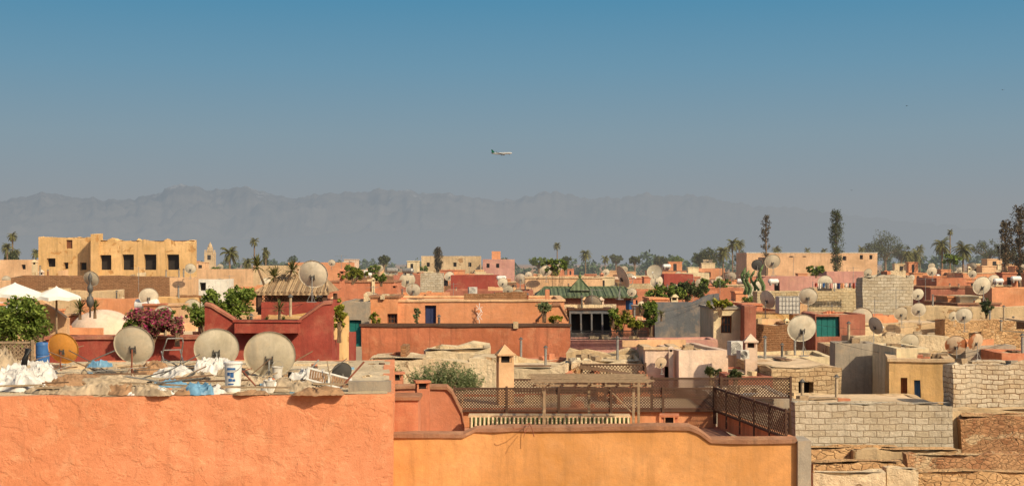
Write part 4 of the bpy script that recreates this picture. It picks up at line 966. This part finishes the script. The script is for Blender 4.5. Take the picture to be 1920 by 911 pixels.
DL=[(586,515,44,57,-8,16,'dishwhite','large off-white satellite dish above a tiled pavilion'),
(775,544,78,28,0,20,'dishwhite',None),(1165,520,70,46,-70,22,'dishwhite','white satellite dish turned sideways with feed arm'),
(943,530,90,20,20,20,'dishwhite',None),(953,544,89,20,10,20,'dishgrey',None),(972,552,88,22,-10,20,'dishgrey',None),
(1024,508,99,23,10,20,'dishwhite',None),(1228,510,88,30,160,20,'dishgrey','beige satellite dish facing the street'),(1437,562,57,38,-55,18,'dishwhite','white satellite dish turned sideways'),
(1449,491,107,30,5,18,'dishgrey',None),(1505,616,49,57,8,16,'dishwhite','large cream satellite dish on block wall'),(1640,611,56,36,-60,16,'dishwhite',None),
(1690,588,65,28,10,16,'dishgrey',None),(1723,581,65,29,0,16,'dishwhite',None),(1722,552,71,24,12,16,'dishwhite',None),(1808,592,62,33,0,16,'dishwhite',None),
(1788,593,63,20,20,16,'dishgrey',None),(1707,643,46,38,8,16,'dishgrey',None),(1793,648,45,41,-5,16,'dishrust','rust-stained satellite dish on a roof wall'),(1831,641,45,36,25,16,'dishrust','rusty peeling satellite dish'),
(1612,578,76,19,-50,16,'dishwhite',None),(1824,514,91,16,0,18,'dishwhite',None),(1748,509,98,20,5,18,'dishwhite',None),(357,504,83,21,10,18,'dishwhite',None),(170,523,75,32,-15,18,'dishgrey',None),
(1240,680,43,24,20,15,'dishrust','brown rusted satellite dish against a pink wall'),(1420,497,107,22,0,10,'dishdark','dark satellite dish'),(622,493,119,14,0,18,'dishwhite',None),(1185,548,75,18,0,18,'dishwhite',None)]
for a in DL: dish(a[0],a[1],a[2],a[3],a[4],a[5],a[6],label=a[7],pole=a[3]*a[2]/F*.9)
# vegetation
shrub(28,598,38,120,95,'leafg','dense bright green shrub beside a roof terrace',dense=2.6,zb=9,ls=.05)
shrub(75,612,39.5,40,40,'leafg','green shrub by a sloping wall',dense=1.2,ls=.05)
shrub(285,602,41.0,115,52,'leafm','magenta flowering bougainvillea on a roof',dense=2.2,ls=.045,name='bougainvillea_bush')
shrub(332,612,41.0,54,36,'leafm','magenta bougainvillea spilling over a roof wall',dense=1,ls=.045,name='bougainvillea_bush')
shrub(250,610,40.9,44,34,'leafg','green leaves at the edge of a bougainvillea',dense=.8,ls=.05)
shrub(305,592,41.3,60,24,'leafg','green shoots above a bougainvillea',dense=.7,ls=.045)
shrub(425,568,45,105,60,'leafg','green climbing shrub beside a red house',dense=2,ls=.06)
shrub(452,550,46,60,32,'leafg','green shrub on a roof',dense=1,ls=.06)
shrub(380,592,43,44,40,'leafg','green shrub over a red wall',dense=1,ls=.06)
shrub(635,590,40.6,26,66,'leafy','yellow-green creeper hanging on a wall corner',dense=1.2,ls=.05)
wispy(835,732,38.3,150,58,'wispy olive green shrub on a roof terrace',4)
wispy(714,722,36.8,70,52,'wispy olive green shrub behind the roof',5)
shrub(1165,602,59.5,46,40,'leafy','yellow-green potted plants on a terrace',dense=1.1,ls=.06)
shrub(1150,588,59,24,26,'leafg','green potted plants on a terrace',dense=.8,ls=.06)
shrub(1220,590,61,36,56,'leafg','tall green potted plants on a terrace',dense=1.1,ls=.06)
shrub(1192,608,59,28,26,'leafy','yellow flowering plant on a terrace',dense=.8,ls=.06)
shrub(1285,545,78,100,34,'leafd','green climbing plants over a roof wall',dense=1.8,ls=.08)
shrub(1260,550,77,60,30,'leafg','green creeper with bright shoots',dense=1,ls=.08)
shrub(1232,554,76,46,42,'leafg','green creeper over a roof wall',dense=1.1,ls=.08)
shrub(1318,540,79,28,38,'leafg','green roof shrub',dense=.9,ls=.08)
shrub(1350,570,55.5,60,20,'leafy','plants along the top of a roof room',dense=.9,ls=.07)
shrub(1020,578,57.3,30,26,'leafo','pale shrub on a sloping wall',dense=.8,ls=.06)
shrub(1042,598,57,34,14,'leafy','flowering plant on a wall shoulder',dense=.7,ls=.06)
shrub(782,590,58.2,12,34,'leafo','thin plant against an orange wall',dense=.6,ls=.06)
shrub(703,598,57.5,22,24,'leafy','small yellow-green plant on a roof',dense=.7,ls=.06)
shrub(660,514,82,66,20,'leafy','yellow-green plants along a parapet',dense=1,ls=.1)
shrub(715,520,81,34,14,'leafg','green roof plants',dense=.7,ls=.1)
shrub(1040,497,96,74,24,'leafg','bright green tree tops between roofs',dense=1.3,ls=.1,zb=8)
shrub(655,512,91,50,26,'leafg','green vine on a roof',dense=.9,ls=.1)
shrub(1850,575,69,26,30,'leafd','dark weed growing from an old wall',dense=.8,ls=.07)
shrub(1378,700,41.2,34,20,'leafd','dark plant behind a lattice fence',dense=.7,ls=.05)
shrub(1785,486,150,40,22,'leafg','green tree top',dense=1,ls=.18,zb=6)
shrub(1335,694,41.3,36,18,'leafd','dark leafy plant in front of a roof room',dense=.7,ls=.05)
shrub(1530,505,100,40,16,'leafg','green plant over a pink wall',dense=.8,ls=.12)
shrub(700,505,120,40,14,'leafg','green tree top',dense=.8,ls=.14,zb=6)
for (px,yt,d,s) in ((1332,682,41.2,38),(1170,575,60,30),(1150,572,60,28),(1240,575,60.4,28),(150,553,41.2,54),(178,555,41.3,46),(1530,494,105,34),(1200,565,61,26)): yucca(px,yt,d,s,trunk=.3)
yucca(515,470,50,60,'three-headed tall yucca plant above the roofs',trunk=1.6,heads=3)
e=top('cactus','cluster of tall columnar cactus stems on roof','cactus',(X(1410,80),80,Z(552,80))); m=MB()
for i in range(8):
    x=R.uniform(-.6,.6); y=R.uniform(-.3,.3); h=R.uniform(.9,1.8); n=7
    pts=[(x+R.uniform(-.02,.02)+.12*math.sin(k),y,h*k/n) for k in range(n+1)]; m.tube(pts,[.08]*n+[.03],7)
ob('stems',m.mesh('stems',M['cactus']),e)
for a in ((30,432,190,22),(14,452,170,26),(24,462,180,20),(62,464,200,22),(429,457,140,40),(477,443,210,20),(463,480,150,26),(497,464,180,20),(1045,452,280,18),(1098,465,260,26),(1375,443,230,30),(1388,446,235,24),(1352,458,210,34),(1768,440,190,40),(1806,447,170,44),(1715,462,240,36),(1703,466,230,28),(1780,428,240,14),(1455,458,260,22),(1618,458,300,18),(1515,462,330,16),(1545,463,330,16),(720,478,260,22),(1135,476,300,20),(820,465,190,16),(1725,456,330,20)):
    palm(*a)
conifer(1435,406,170,28,90,'leafbrown','tall sparse brown cypress tree with bare patches',.5)
conifer(1567,397,160,36,112,'leafd','tall dense dark cypress tree',-.3,seed=9)
conifer(1912,392,120,48,130,'leafbrown','tall ragged brown cypress tree',.1)
conifer(1886,415,125,36,110,'leafbrown','ragged brown cypress tree',.3)
conifer(1938,410,118,40,120,'leafbrown','ragged brown cypress tree',.2)
conifer(822,466,185,20,42,'leafbrown','small dark conifer above the roofs',.1)
conifer(497,466,200,12,30,'leafd','small dark cypress above the roofs',.1)
tree(1660,434,330,62,58,'leafd','broad dark tree above the roofs',1,dense=1.4)
tree(1638,450,340,40,40,'leafd',seed=4)
tree(1690,455,335,36,36,'leafd',seed=5)
tree(1330,462,260,44,36,'leafd',seed=6); tree(1312,470,270,34,28,'leafd',seed=7)
tree(1855,450,300,70,40,'leafd',seed=8,dense=1.4); tree(1890,455,290,40,40,'leafd',seed=12)
tree(720,478,250,24,18,'leafd',seed=9); tree(1240,478,330,40,20,'leafd',seed=10); tree(1268,480,320,26,18,'leafg',seed=11)
tree(1155,476,380,30,18,'leafd',seed=13); tree(22,470,175,34,30,'leafd',seed=14); tree(1010,480,250,40,20,'leafg',seed=15); tree(1060,480,260,30,18,'leafd',seed=16)
tree(1390,470,300,36,24,'leafd',seed=17); tree(1190,480,300,24,16,'leafd',seed=18)
d=77; e=top('clothesline','washing line strung between two thin poles','clothesline',(X(1524,d),d,Z(545,d))); w=X(1618,d)-X(1524,d); m=MB(); m.tube([(0,0,0),(0,0,.5)],.02,6); m.tube([(w,0,0),(w,0,.5)],.02,6); ob('pole',m.mesh('pole',M['steel']),e)
m=MB(); m.tube([(w*k/10,0,.46-.05*math.sin(math.pi*k/10)) for k in range(11)],.006,4); ob('cord',m.mesh('cord',M['blacki']),e)
CL=['red','white','blue','darkgrey','pink','white','doorblue','orange','white','darkgrey','red','blue','white']
for i,c in enumerate(CL):
    cw=R.uniform(.12,.22); x=X(1526,d)+.12+i*w/13.3; e=top('hanging_garment','small piece of laundry pegged on a washing line','laundry',(x,d-.01,Z(545,d)+.42),0,None,'laundry on the washing line')
    m=MB(); hh=R.uniform(.2,.34)
    for k in range(4):
        a=-cw/2+cw*k/4; b=a+cw/4; ya,yb_=.02*math.sin(k*2),.02*math.sin((k+1)*2); m.poly([(a,ya,0),(b,yb_,0),(b,yb_*2,-hh),(a,ya*2,-hh)])
    ob('cloth',m.mesh('cloth',M[c]),e)
def tank(px,y,d,wpx,mat='whitepaint'):
    L=wpx*d/F; r=L*.24; e=top('water_tank','small horizontal white water tank on a roof stand','water tank',(X(px,d),d,Z(y,d)),R.uniform(-.4,.4),None,'rooftop water tanks')
    m=MB(); m.tube([(-L/2,0,r*1.6),(-L/2+.08,0,r*1.6),(L/2-.08,0,r*1.6),(L/2,0,r*1.6)],[r*.6,r,r,r*.6],16); ob('drum',m.mesh('drum',M[mat],smooth=False),e)
    for sx in (-1,1):
        m=MB(); m.box(sx*L*.3-.04,sx*L*.3+.04,-r*.7,r*.7,0,r*.75); ob('leg',m.mesh('leg',M['steel']),e)
for a in ((1845,535,93,22),(1872,534,93,20),(735,515,90,22,'steel'),(765,516,90,22,'steel'),(1450,535,100,20),(940,528,110,18),(1905,530,100,20),(1250,505,130,16),(690,520,90,14)): tank(*a)
d=57; e=top('caged_water_tank','white square plastic water tank in a wire cage','water tank',(X(1471,d),d-.6,Z(588,d))); s=19*d/F; h=33*d/F; m=MB(); m.box(-s,s,-s,s,.05,h); ob('tank_body',m.mesh('tank_body',M['dullwhite']),e)
m=MB()
for k in range(7):
    x=-s+2*s*k/6; m.tube([(x,-s-.02,0),(x,-s-.02,h+.02)],.008,4)
for k in range(5): z=h*k/4+.02; m.tube([(-s,-s-.03,z),(s,-s-.03,z)],.008,4)
ob('cage',m.mesh('cage',M['steel']),e)
def antenna(px,yt,d,hm):
    e=top('television_antenna','thin metal television antenna on a roof','antenna',(X(px,d),d,Z(yt,d)-hm),R.uniform(0,3),None,'rooftop antennas'); m=MB(); m.tube([(0,0,0),(0,0,hm)],.016,5); ob('mast',m.mesh('mast',M['steel']),e)
    m=MB(); m.tube([(-.5,0,hm-.1),(.5,0,hm-.1)],.01,4)
    for k in range(7): x=-.45+k*.15; q=.3-.02*k; m.tube([(x,-q,hm-.1),(x,q,hm-.1)],.007,4)
    ob('elements',m.mesh('elements',M['steel']),e)
for a in ((640,478,110,2.5),(655,488,100,2),(880,490,120,2),(1060,500,110,2),(1350,500,100,2),(1488,480,120,2.5),(260,500,90,1.6),(545,505,90,2),(1735,520,90,2),(1300,520,90,2),(1875,445,110,5),(1680,540,70,1.5),(975,505,100,2),(1600,500,100,2),(700,535,72,1.5),(1110,540,66,1.5),(1560,570,66,1.5),(850,530,90,2),(430,515,90,2),(1640,560,68,1.5)): antenna(*a)
for (pa,ya,da,pb,yb,db) in ((650,560,58,960,560,66),(1060,575,60,1340,560,62),(1480,600,50,1800,590,64),(390,560,42,640,540,52),(1560,640,45,1900,640,46)):
    p0=Vector((X(pa,da),da,Z(ya,da))); p1=Vector((X(pb,db),db,Z(yb,db))); e=top('overhead_cable','thin sagging black cable strung between roofs','cable',tuple(p0),0,None,'cables over the roofs'); m=MB(); m.tube([(p1-p0)*(k/12)+Vector((0,0,-.5*math.sin(math.pi*k/12))) for k in range(13)],.007,4); ob('wire',m.mesh('wire',M['blacki']),e)
def clutter(h):
    x0,y0,ang,w,dep,zt,par=h; ca,sa=math.cos(ang),math.sin(ang); zr_=zt-par+.03
    if dep<.9 or w<1: return
    for _ in range(min(9,max(2,int(w*dep/3.2)))):
        a=R.uniform(.3,w-.3); b=R.uniform(.3,max(.35,dep-.3)); P_=(x0+a*ca-b*sa,y0+a*sa+b*ca,zr_-.02); k=R.random()
        if k<.25:
            e=top('vent_pipe','short grey vent pipe rising from a roof','pipe',P_,0,None,'roof vent pipes'); hh=R.uniform(.25,.7); m=MB(); m.tube([(0,0,0),(0,0,hh)],.045,8); ob('pipe',m.mesh('pipe',M[R.choice(['steel','darksteel','tarpgrey','rust'])]),e); m=MB(); m.tube([(0,0,hh+.02),(0,0,hh+.1)],[.09,.02],8); ob('cowl',m.mesh('cowl',M['darksteel']),e)
        elif k<.6:
            e=top('masonry_pile','small pile of broken blocks on a roof','rubble',P_,R.uniform(0,3),None,'block piles on the roofs'); m=MB()
            for q in range(R.randint(3,7)):
                s=R.uniform(.07,.17); cx,cy=R.uniform(-.35,.35),R.uniform(-.25,.25); m.box(cx-s,cx+s,cy-s*.6,cy+s*.6,0,s*R.uniform(.7,1.5))
            ob('blocks',m.mesh('blocks',M[R.choice(['old','sand','grey','terra','woodgrey','tarpgrey'])],amp=.04,freq=4),e)
        elif k<.82:
            e=top('low_roof_wall','low plastered divider wall on a roof','wall',P_,ang+R.choice([0,1.57]),None,'low roof divider walls'); m=MB(); L=R.uniform(.4,min(1.6,dep*.4)); hh=R.uniform(.15,.5)
            for q in range(4): m.box(-L+L*q/2,-L+L*(q+1)/2,-.09,.09,0,hh*R.uniform(.85,1.1))
            ob('masonry',m.mesh('masonry',M[R.choice(['peach','sand','terra','old','orange','brick'])],amp=.03,freq=2),e)
        else:
            e=top('roof_board','weathered board lying flat on a roof','plank',(P_[0],P_[1],P_[2]+.05),R.uniform(0,3),None,'boards on the roofs'); m=MB(); L=R.uniform(.3,.7); m.box(-L,L,-.1,.1,0,.03); m.box(-L*.8,L*.7,.12,.24,0,.03); ob('board',m.mesh('board',M[R.choice(['wood','woodgrey','steel'])]),e)
for h in HL[1:]:
    if 36.5<h[1]<100: clutter(h)
# ------------------------------------------------ random town
PAL=[('terra','terracotta plastered'),('orange','orange plastered'),('peach','peach plastered'),('pinkpale','pale pink plastered'),('sand','sandy plastered'),('redbrown','red-brown plastered'),('orange','orange plastered'),('cream','cream plastered'),('old','weathered lime plastered'),('brick','unplastered brown brick'),('yellow','yellow plastered'),('blockw','cream block'),('peach','peach plastered'),('orange','orange plastered'),('terra','terracotta plastered')]
rows=[66,76,88,101,117,137,161,190,226,270,325,395]
cnt=0
for d in rows:
    px=-160+R.uniform(0,40)
    while px<2080:
        wpx=R.uniform(42,100)*(1.0 if d<150 else .9); dd=d+R.uniform(-4,4)
        x0,x1=X(px,dd),X(px+wpx,dd); dep=min(10,(x1-x0)*1.0+2) if d>100 else R.uniform(4,7); 
        drop=R.uniform(2.1,4.2) if d<150 else R.uniform(.9,3.6) if d<260 else R.uniform(.3,3.0)
        yt=HY+drop*F/dd; px_next=px+wpx+R.uniform(0,10)
        vb=[v[3] for v in VIS if v[2]>dd and v[0]<px+wpx+4 and v[1]>px-4]
        if vb: yt=max(yt,max(vb)+R.uniform(0,6)) if max(vb)<HY+7*F/dd else None
        if yt is None: px=px_next; continue
        hit=any(not(c[1]<x0+.1 or c[0]>x1-.1 or c[3]<dd-.1 or c[2]>dd+dep+.1) for c in CUR[:NCUR])
        if hit or cnt>=210: px=px_next; continue
        mk,nm=R.choice(PAL); zt=Z(yt,dd)
        if zt<3: px=px_next; continue
        ops=[]; w=x1-x0
        if R.random()<.85:
            n=R.randint(1,4)
            for k in range(n):
                a=w*(k+.3+R.uniform(-.1,.2))/n; b=a+R.uniform(.5,.95)
                if b<w-.3 and (not ops or a>ops[-1][1]+.3): z1=zt-R.uniform(.5,.9); ops.append((a,b,z1-R.uniform(.7,1.2),z1,R.choice(['hole','hole','window','door'] if d<140 else ['hole'])))
        extra=['flat-roofed house','house with low parapet','house with worn walls'][R.randint(0,2)]
        e=house_w(x0,dd,R.uniform(-.09,.09),w,dep,zt,M[mk],nm+' '+extra+' in the old town',ops=ops,par=R.choice([.2,.4,.7]),rag=R.choice([0,.08,.2]),roof=R.choice([M['roof'],M['roofred'],M['roof']]),coping=R.choice([None,None,M['coping'],M['copinglight']]),amp=.04)
        cnt+=1
        if d<105: clutter(HL[-1])
        for _ in range(R.choice([0,1,2,2])):
            rw=R.uniform(1.0,min(3,w*.5)); rx=R.uniform(.3,max(.31,w-rw-.3)); rh=R.uniform(.4,1.5) if not vb else R.uniform(.2,.6); m=MB(); rd=R.uniform(1,2.2); ry=R.uniform(.8,max(.9,dep-rd-.4))
            m.box(rx,rx+rw,ry,ry+rd,zt-.8,zt+rh); m.box(rx-.06,rx+rw+.06,ry-.06,ry+rd+.06,zt+rh+.002,zt+rh+.1)
            if rh>.9: m.box(rx+rw*.35,rx+rw*.6,ry-.02,ry+.1,zt-.2,zt+rh-.25,1)
            ob('roof_room',m.mesh('roof_room',[M[R.choice([mk,'peach','orange','cream','terra'])],M['dark']],amp=.03,off=(x0,dd,0)),e)
        if d<240:
            if R.random()<.55: cx=R.uniform(px+8,px+wpx-8); s=R.uniform(.8,1.1)*F/dd; dish(cx,yt-s*.9,dd+1.2,s,R.uniform(-30,30),R.uniform(12,24),R.choice(['dishwhite','dishgrey','dishwhite']),pole=s*dd/F*.9)
            if R.random()<.35: chimney(R.uniform(px+5,px+wpx-5),yt-.8*F/dd,dd+.8,.35*F/dd,M[R.choice(['peach','cream','terra'])])
            if R.random()<.33: cx=R.uniform(px+5,px+wpx-5); shrub(cx,yt-.3*F/dd,dd+.9,1.8*F/dd,1.0*F/dd,R.choice(['leafg','leafd','leafy']),dense=.7)
            if R.random()<.10: tank(R.uniform(px+8,px+wpx-8),yt,dd+1.5,1.2*F/dd)
        px=px_next
print('random houses',cnt)
rr=random.Random(5); m=MB()
for i in range(460):
    d=rr.uniform(430,900); px=rr.uniform(-300,2250); zt=rr.uniform(9,15.5)+(2.5 if px>1150 else 0)*rr.random(); r=rr.uniform(2,4.5)
    x=X(px,d); cl=[((x+rr.uniform(-r,r),d+rr.uniform(-r,r),zt-rr.uniform(.5,6)),r*rr.uniform(.4,.7)) for _ in range(5)]
    leafcloud(m,cl,26,.7,rr,.7)
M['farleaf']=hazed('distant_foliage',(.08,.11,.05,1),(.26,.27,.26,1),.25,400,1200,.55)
o=ob('distant_wood',m.mesh('distant_wood',M['farleaf'],uv=False)); o['kind']='stuff'; o['label']='far-off belt of mixed trees behind the town'; o['category']='wood'
m=MB()
ysg=[-3000,-200,0,60,150,400,800,1500,3000,6000,12000,30000,70000]; xsg=[-60000,-15000,-4000,-800,-200,0,200,800,4000,15000,60000]
for i in range(len(xsg)-1):
    for j in range(len(ysg)-1): m.poly([(xsg[i],ysg[j],0),(xsg[i+1],ysg[j],0),(xsg[i+1],ysg[j+1],0),(xsg[i],ysg[j+1],0)])
M['ground']=hazed('dusty_ground',lin(176,140,104,.8),(.275,.290,.300,1),.0,500,7000,.95)
o=ob('ground',m.mesh('ground',M['ground'])); o['kind']='structure'; o['label']='dusty pinkish plain around the town'; o['category']='ground'
def mountains(name,label,prof,d0,d1,mat,seed,jag):
    def yp(px):
        if px<=prof[0][0]: return prof[0][1]+noise.noise(Vector((px*.006,seed,0)))*14
        if px>=prof[-1][0]: return prof[-1][1]+noise.noise(Vector((px*.006,seed,0)))*8
        for (a,ya),(b,yb) in zip(prof[:-1],prof[1:]):
            if a<=px<=b: t=(px-a)/(b-a); return ya+(yb-ya)*t
    m=MB(); cols=list(range(-700,2620,4)); NR=56; T=[i/(NR-6) for i in range(NR)]
    for px in cols:
        hr=(HY-yp(px)+noise.fractal(Vector((px*.05,seed,1)),.8,2.1,6)*jag)/F*d1+H
        for t in T:
            d=d0+(d1-d0)*t; x=X(px,d); q=Vector((x/(d1*.05),d/(d1*.08),seed)); r=noise.ridged_multi_fractal(q,.8,2.1,7,1.0,2.0)
            if t<=1: z=hr*t**1.15*(1+(1-t)*1.0*(r-.9))
            else: z=hr*max(0,1-(t-1)*4)
            m.v.append((x,d,max(-5,z)))
    for i in range(len(cols)-1):
        for j in range(NR-1): a=i*NR+j; m.f.append((a,a+NR,a+NR+1,a+1)); m.mi.append(0)
    o=ob(name,m.mesh(name,mat,uv=False,smooth=True)); o['kind']='structure'; o['label']=label; o['category']='mountains'
PR=[(0,377),(25,372),(50,370),(80,361),(105,365),(140,373),(200,375),(270,370),(300,362),(322,349),(345,346),(370,351),(400,359),(430,353),(455,350),(480,355),(515,364),(550,371),(600,365),(650,362),(700,356),(730,358),(770,357),(800,364),(830,363),(880,370),(940,379),(990,368),(1030,359),(1060,364),(1110,373),(1160,370),(1220,364),(1290,366),(1340,372),(1380,381),(1430,389),(1500,392),(1580,402),(1700,416),(1920,436)]
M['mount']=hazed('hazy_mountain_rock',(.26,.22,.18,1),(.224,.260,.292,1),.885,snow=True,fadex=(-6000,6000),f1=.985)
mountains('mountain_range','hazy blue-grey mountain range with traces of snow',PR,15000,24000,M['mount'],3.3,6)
P2=[(0,440),(200,446),(400,452),(600,440),(760,432),(900,428),(1060,434),(1200,452),(1350,462),(1500,468),(1700,474),(1920,470)]
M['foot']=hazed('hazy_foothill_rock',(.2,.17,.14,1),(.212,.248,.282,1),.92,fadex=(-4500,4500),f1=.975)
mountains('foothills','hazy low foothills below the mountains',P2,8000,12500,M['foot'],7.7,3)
d=2600; e=top('airliner','white passenger jet with green tail fin flying low','airplane',(X(941,d),d,Z(288,d)),0); e.rotation_euler=(0,math.radians(-1.5),math.radians(-12))
M['planewhite']=simple('aircraft_white',(.42,.42,.40,1),.35,.05,.5,0); M['planegreen']=simple('aircraft_green',lin(24,96,72,.8),.4,.1,.5,0); M['planegrey']=simple('aircraft_grey',(.16,.17,.18,1),.4,.1,.5,0); M['planeblack']=simple('aircraft_black',(.03,.03,.03,1),.5,.1,.5,0)
m=MB(); n=[(-20,.3,1.0),(-17,1.0,.7),(-12,1.7,.25),(-6,1.95,0),(12,1.95,0),(16,1.7,-.1),(18.3,1.1,-.3),(19.5,.25,-.5)]
m.tube([(x,0,z) for x,r,z in n],[r for x,r,z in n],18); ob('fuselage',m.mesh('fuselage',M['planewhite'],smooth=True),e)
def wing(m,root,tip,cr,ct,th):
    r=Vector(root); t=Vector(tip); up=Vector((0,0,1)) if abs((t-r).normalized().z)<.7 else Vector((0,1,0))
    a=[r+Vector((cr/2,0,0)),r+Vector((-cr/2,0,0)),t+Vector((-ct/2,0,0)),t+Vector((ct/2,0,0))]
    u=[p+up*th for p in a]; l=[p-up*th for p in a]; m.poly(u); m.poly(l[::-1])
    for i in range(4): j=(i+1)%4; m.poly([l[i],l[j],u[j],u[i]])
for sg in (-1,1):
    m=MB(); wing(m,(1,sg*1.6,-1.1),(-6,sg*17,.6),7,1.6,.22); wing(m,(-6.0,sg*17,.6),(-7.2,sg*17.4,2.8),1.6,.7,.1); ob('wing',m.mesh('wing',M['planegrey']),e)
    m=MB(); wing(m,(-16.5,sg*.7,1.2),(-19,sg*6.5,1.9),3.6,1.4,.12); ob('tailplane',m.mesh('tailplane',M['planegrey']),e)
    m=MB(); m.tube([(4.2,sg*5,-2.2),(3.8,sg*5,-2.2),(1,sg*5,-2.2),(-.3,sg*5,-2.0)],[.85,1.0,.9,.5],14); ob('engine',m.mesh('engine',M['planegrey'],smooth=True),e)
m=MB(); wing(m,(-15.5,0,1.5),(-19,0,8),6.2,2.4,.14); ob('tail_fin',m.mesh('tail_fin',M['planegreen']),e)
for (x,y) in ((14,0),(-1,2.6),(-1,-2.6)):
    m=MB(); m.tube([(x,y,-1.5),(x,y,-3.1)],.15,6); m.tube([(x,y-.4,-3.3),(x,y+.4,-3.3)],.5,10); ob('landing_gear',m.mesh('landing_gear',M['planeblack']),e)
for (px,y) in ((1700,199),(1880,169),(1597,357)):
    d=240; e=top('bird','small dark bird gliding in the sky','bird',(X(px,d),d,Z(y,d)),R.uniform(0,6),None,'birds in the sky'); m=MB()
    m.tube([(-.16,0,0),(-.05,0,0),(.08,0,.01),(.15,0,.02)],[.01,.04,.035,.01],6)
    for sg in (-1,1): m.poly([(.06,0,.02),(-.05,0,.02),(-.08,sg*.2,.07),(.03,sg*.22,.07)]); m.poly([(.03,sg*.22,.07),(-.08,sg*.2,.07),(-.12,sg*.4,.03)])
    m.poly([(-.14,0,0),(-.24,.05,0),(-.24,-.05,0)]); ob('body',m.mesh('body',M['planeblack']),e)
# ------------------------------------------------ light
EL=math.radians(36); AZ=math.radians(136)
w=bpy.data.worlds.new('World'); sc.world=w; w.use_nodes=True; nt=w.node_tree; nt.nodes.clear()
out=nt.nodes.new('ShaderNodeOutputWorld'); bg=nt.nodes.new('ShaderNodeBackground'); sky=nt.nodes.new('ShaderNodeTexSky'); sky.sky_type='NISHITA'; sky.sun_disc=False
sky.sun_elevation=EL; sky.sun_rotation=AZ; sky.dust_density=4.0; sky.air_density=1.0; sky.ozone_density=1.0
tc=nt.nodes.new('ShaderNodeTexCoord'); sx=nt.nodes.new('ShaderNodeSeparateXYZ'); nt.links.new(tc.outputs['Generated'],sx.inputs[0])
mr=nt.nodes.new('ShaderNodeMapRange'); mr.inputs[1].default_value=-.02; mr.inputs[2].default_value=.22; nt.links.new(sx.outputs[2],mr.inputs[0])
rp=nt.nodes.new('ShaderNodeValToRGB'); cr=rp.color_ramp
BS=.13
pts=[(0,(.300,.308,.310)),(.085,(.298,.310,.318)),(.25,(.284,.312,.335)),(.45,(.228,.320,.382)),(.65,(.150,.300,.415)),(.84,(.088,.265,.415)),(1.0,(.068,.235,.40))]
cr.elements[0].position=pts[0][0]; cr.elements[0].color=(*pts[0][1],1); cr.elements[1].position=1; cr.elements[1].color=(*pts[-1][1],1)
for p,c in pts[1:-1]: e_=cr.elements.new(p); e_.color=(*c,1)
nt.links.new(mr.outputs[0],rp.inputs[0])
sc2=nt.nodes.new('ShaderNodeVectorMath'); sc2.operation='SCALE'; sc2.inputs['Scale'].default_value=1/BS; nt.links.new(rp.outputs[0],sc2.inputs[0])
mf=nt.nodes.new('ShaderNodeMapRange'); mf.inputs[1].default_value=.20; mf.inputs[2].default_value=.5; nt.links.new(sx.outputs[2],mf.inputs[0])
mx=nt.nodes.new('ShaderNodeMix'); mx.data_type='RGBA'; nt.links.new(mf.outputs[0],mx.inputs[0]); nt.links.new(sc2.outputs[0],mx.inputs[6]); nt.links.new(sky.outputs[0],mx.inputs[7])
nt.links.new(mx.outputs[2],bg.inputs[0]); bg.inputs[1].default_value=BS; nt.links.new(bg.outputs[0],out.inputs[0])
sl=bpy.data.lights.new('sun','SUN'); sl.energy=5.0; sl.angle=math.radians(.5); sl.color=(1,.855,.62)
so=bpy.data.objects.new('sun',sl); col.objects.link(so)
dirv=Vector((math.cos(EL)*math.sin(AZ),math.cos(EL)*math.cos(AZ),math.sin(EL))); so.rotation_euler=dirv.to_track_quat('Z','Y').to_euler(); so.location=(20,-20,60)
cam=bpy.data.cameras.new('camera'); co=bpy.data.objects.new('camera',cam); col.objects.link(co); sc.camera=co
co.location=(0,0,H); co.rotation_euler=(math.pi/2,0,0); cam.sensor_width=36; cam.lens=F/1920*36; cam.shift_y=(HY-455.5)/1920; cam.clip_start=.5; cam.clip_end=120000
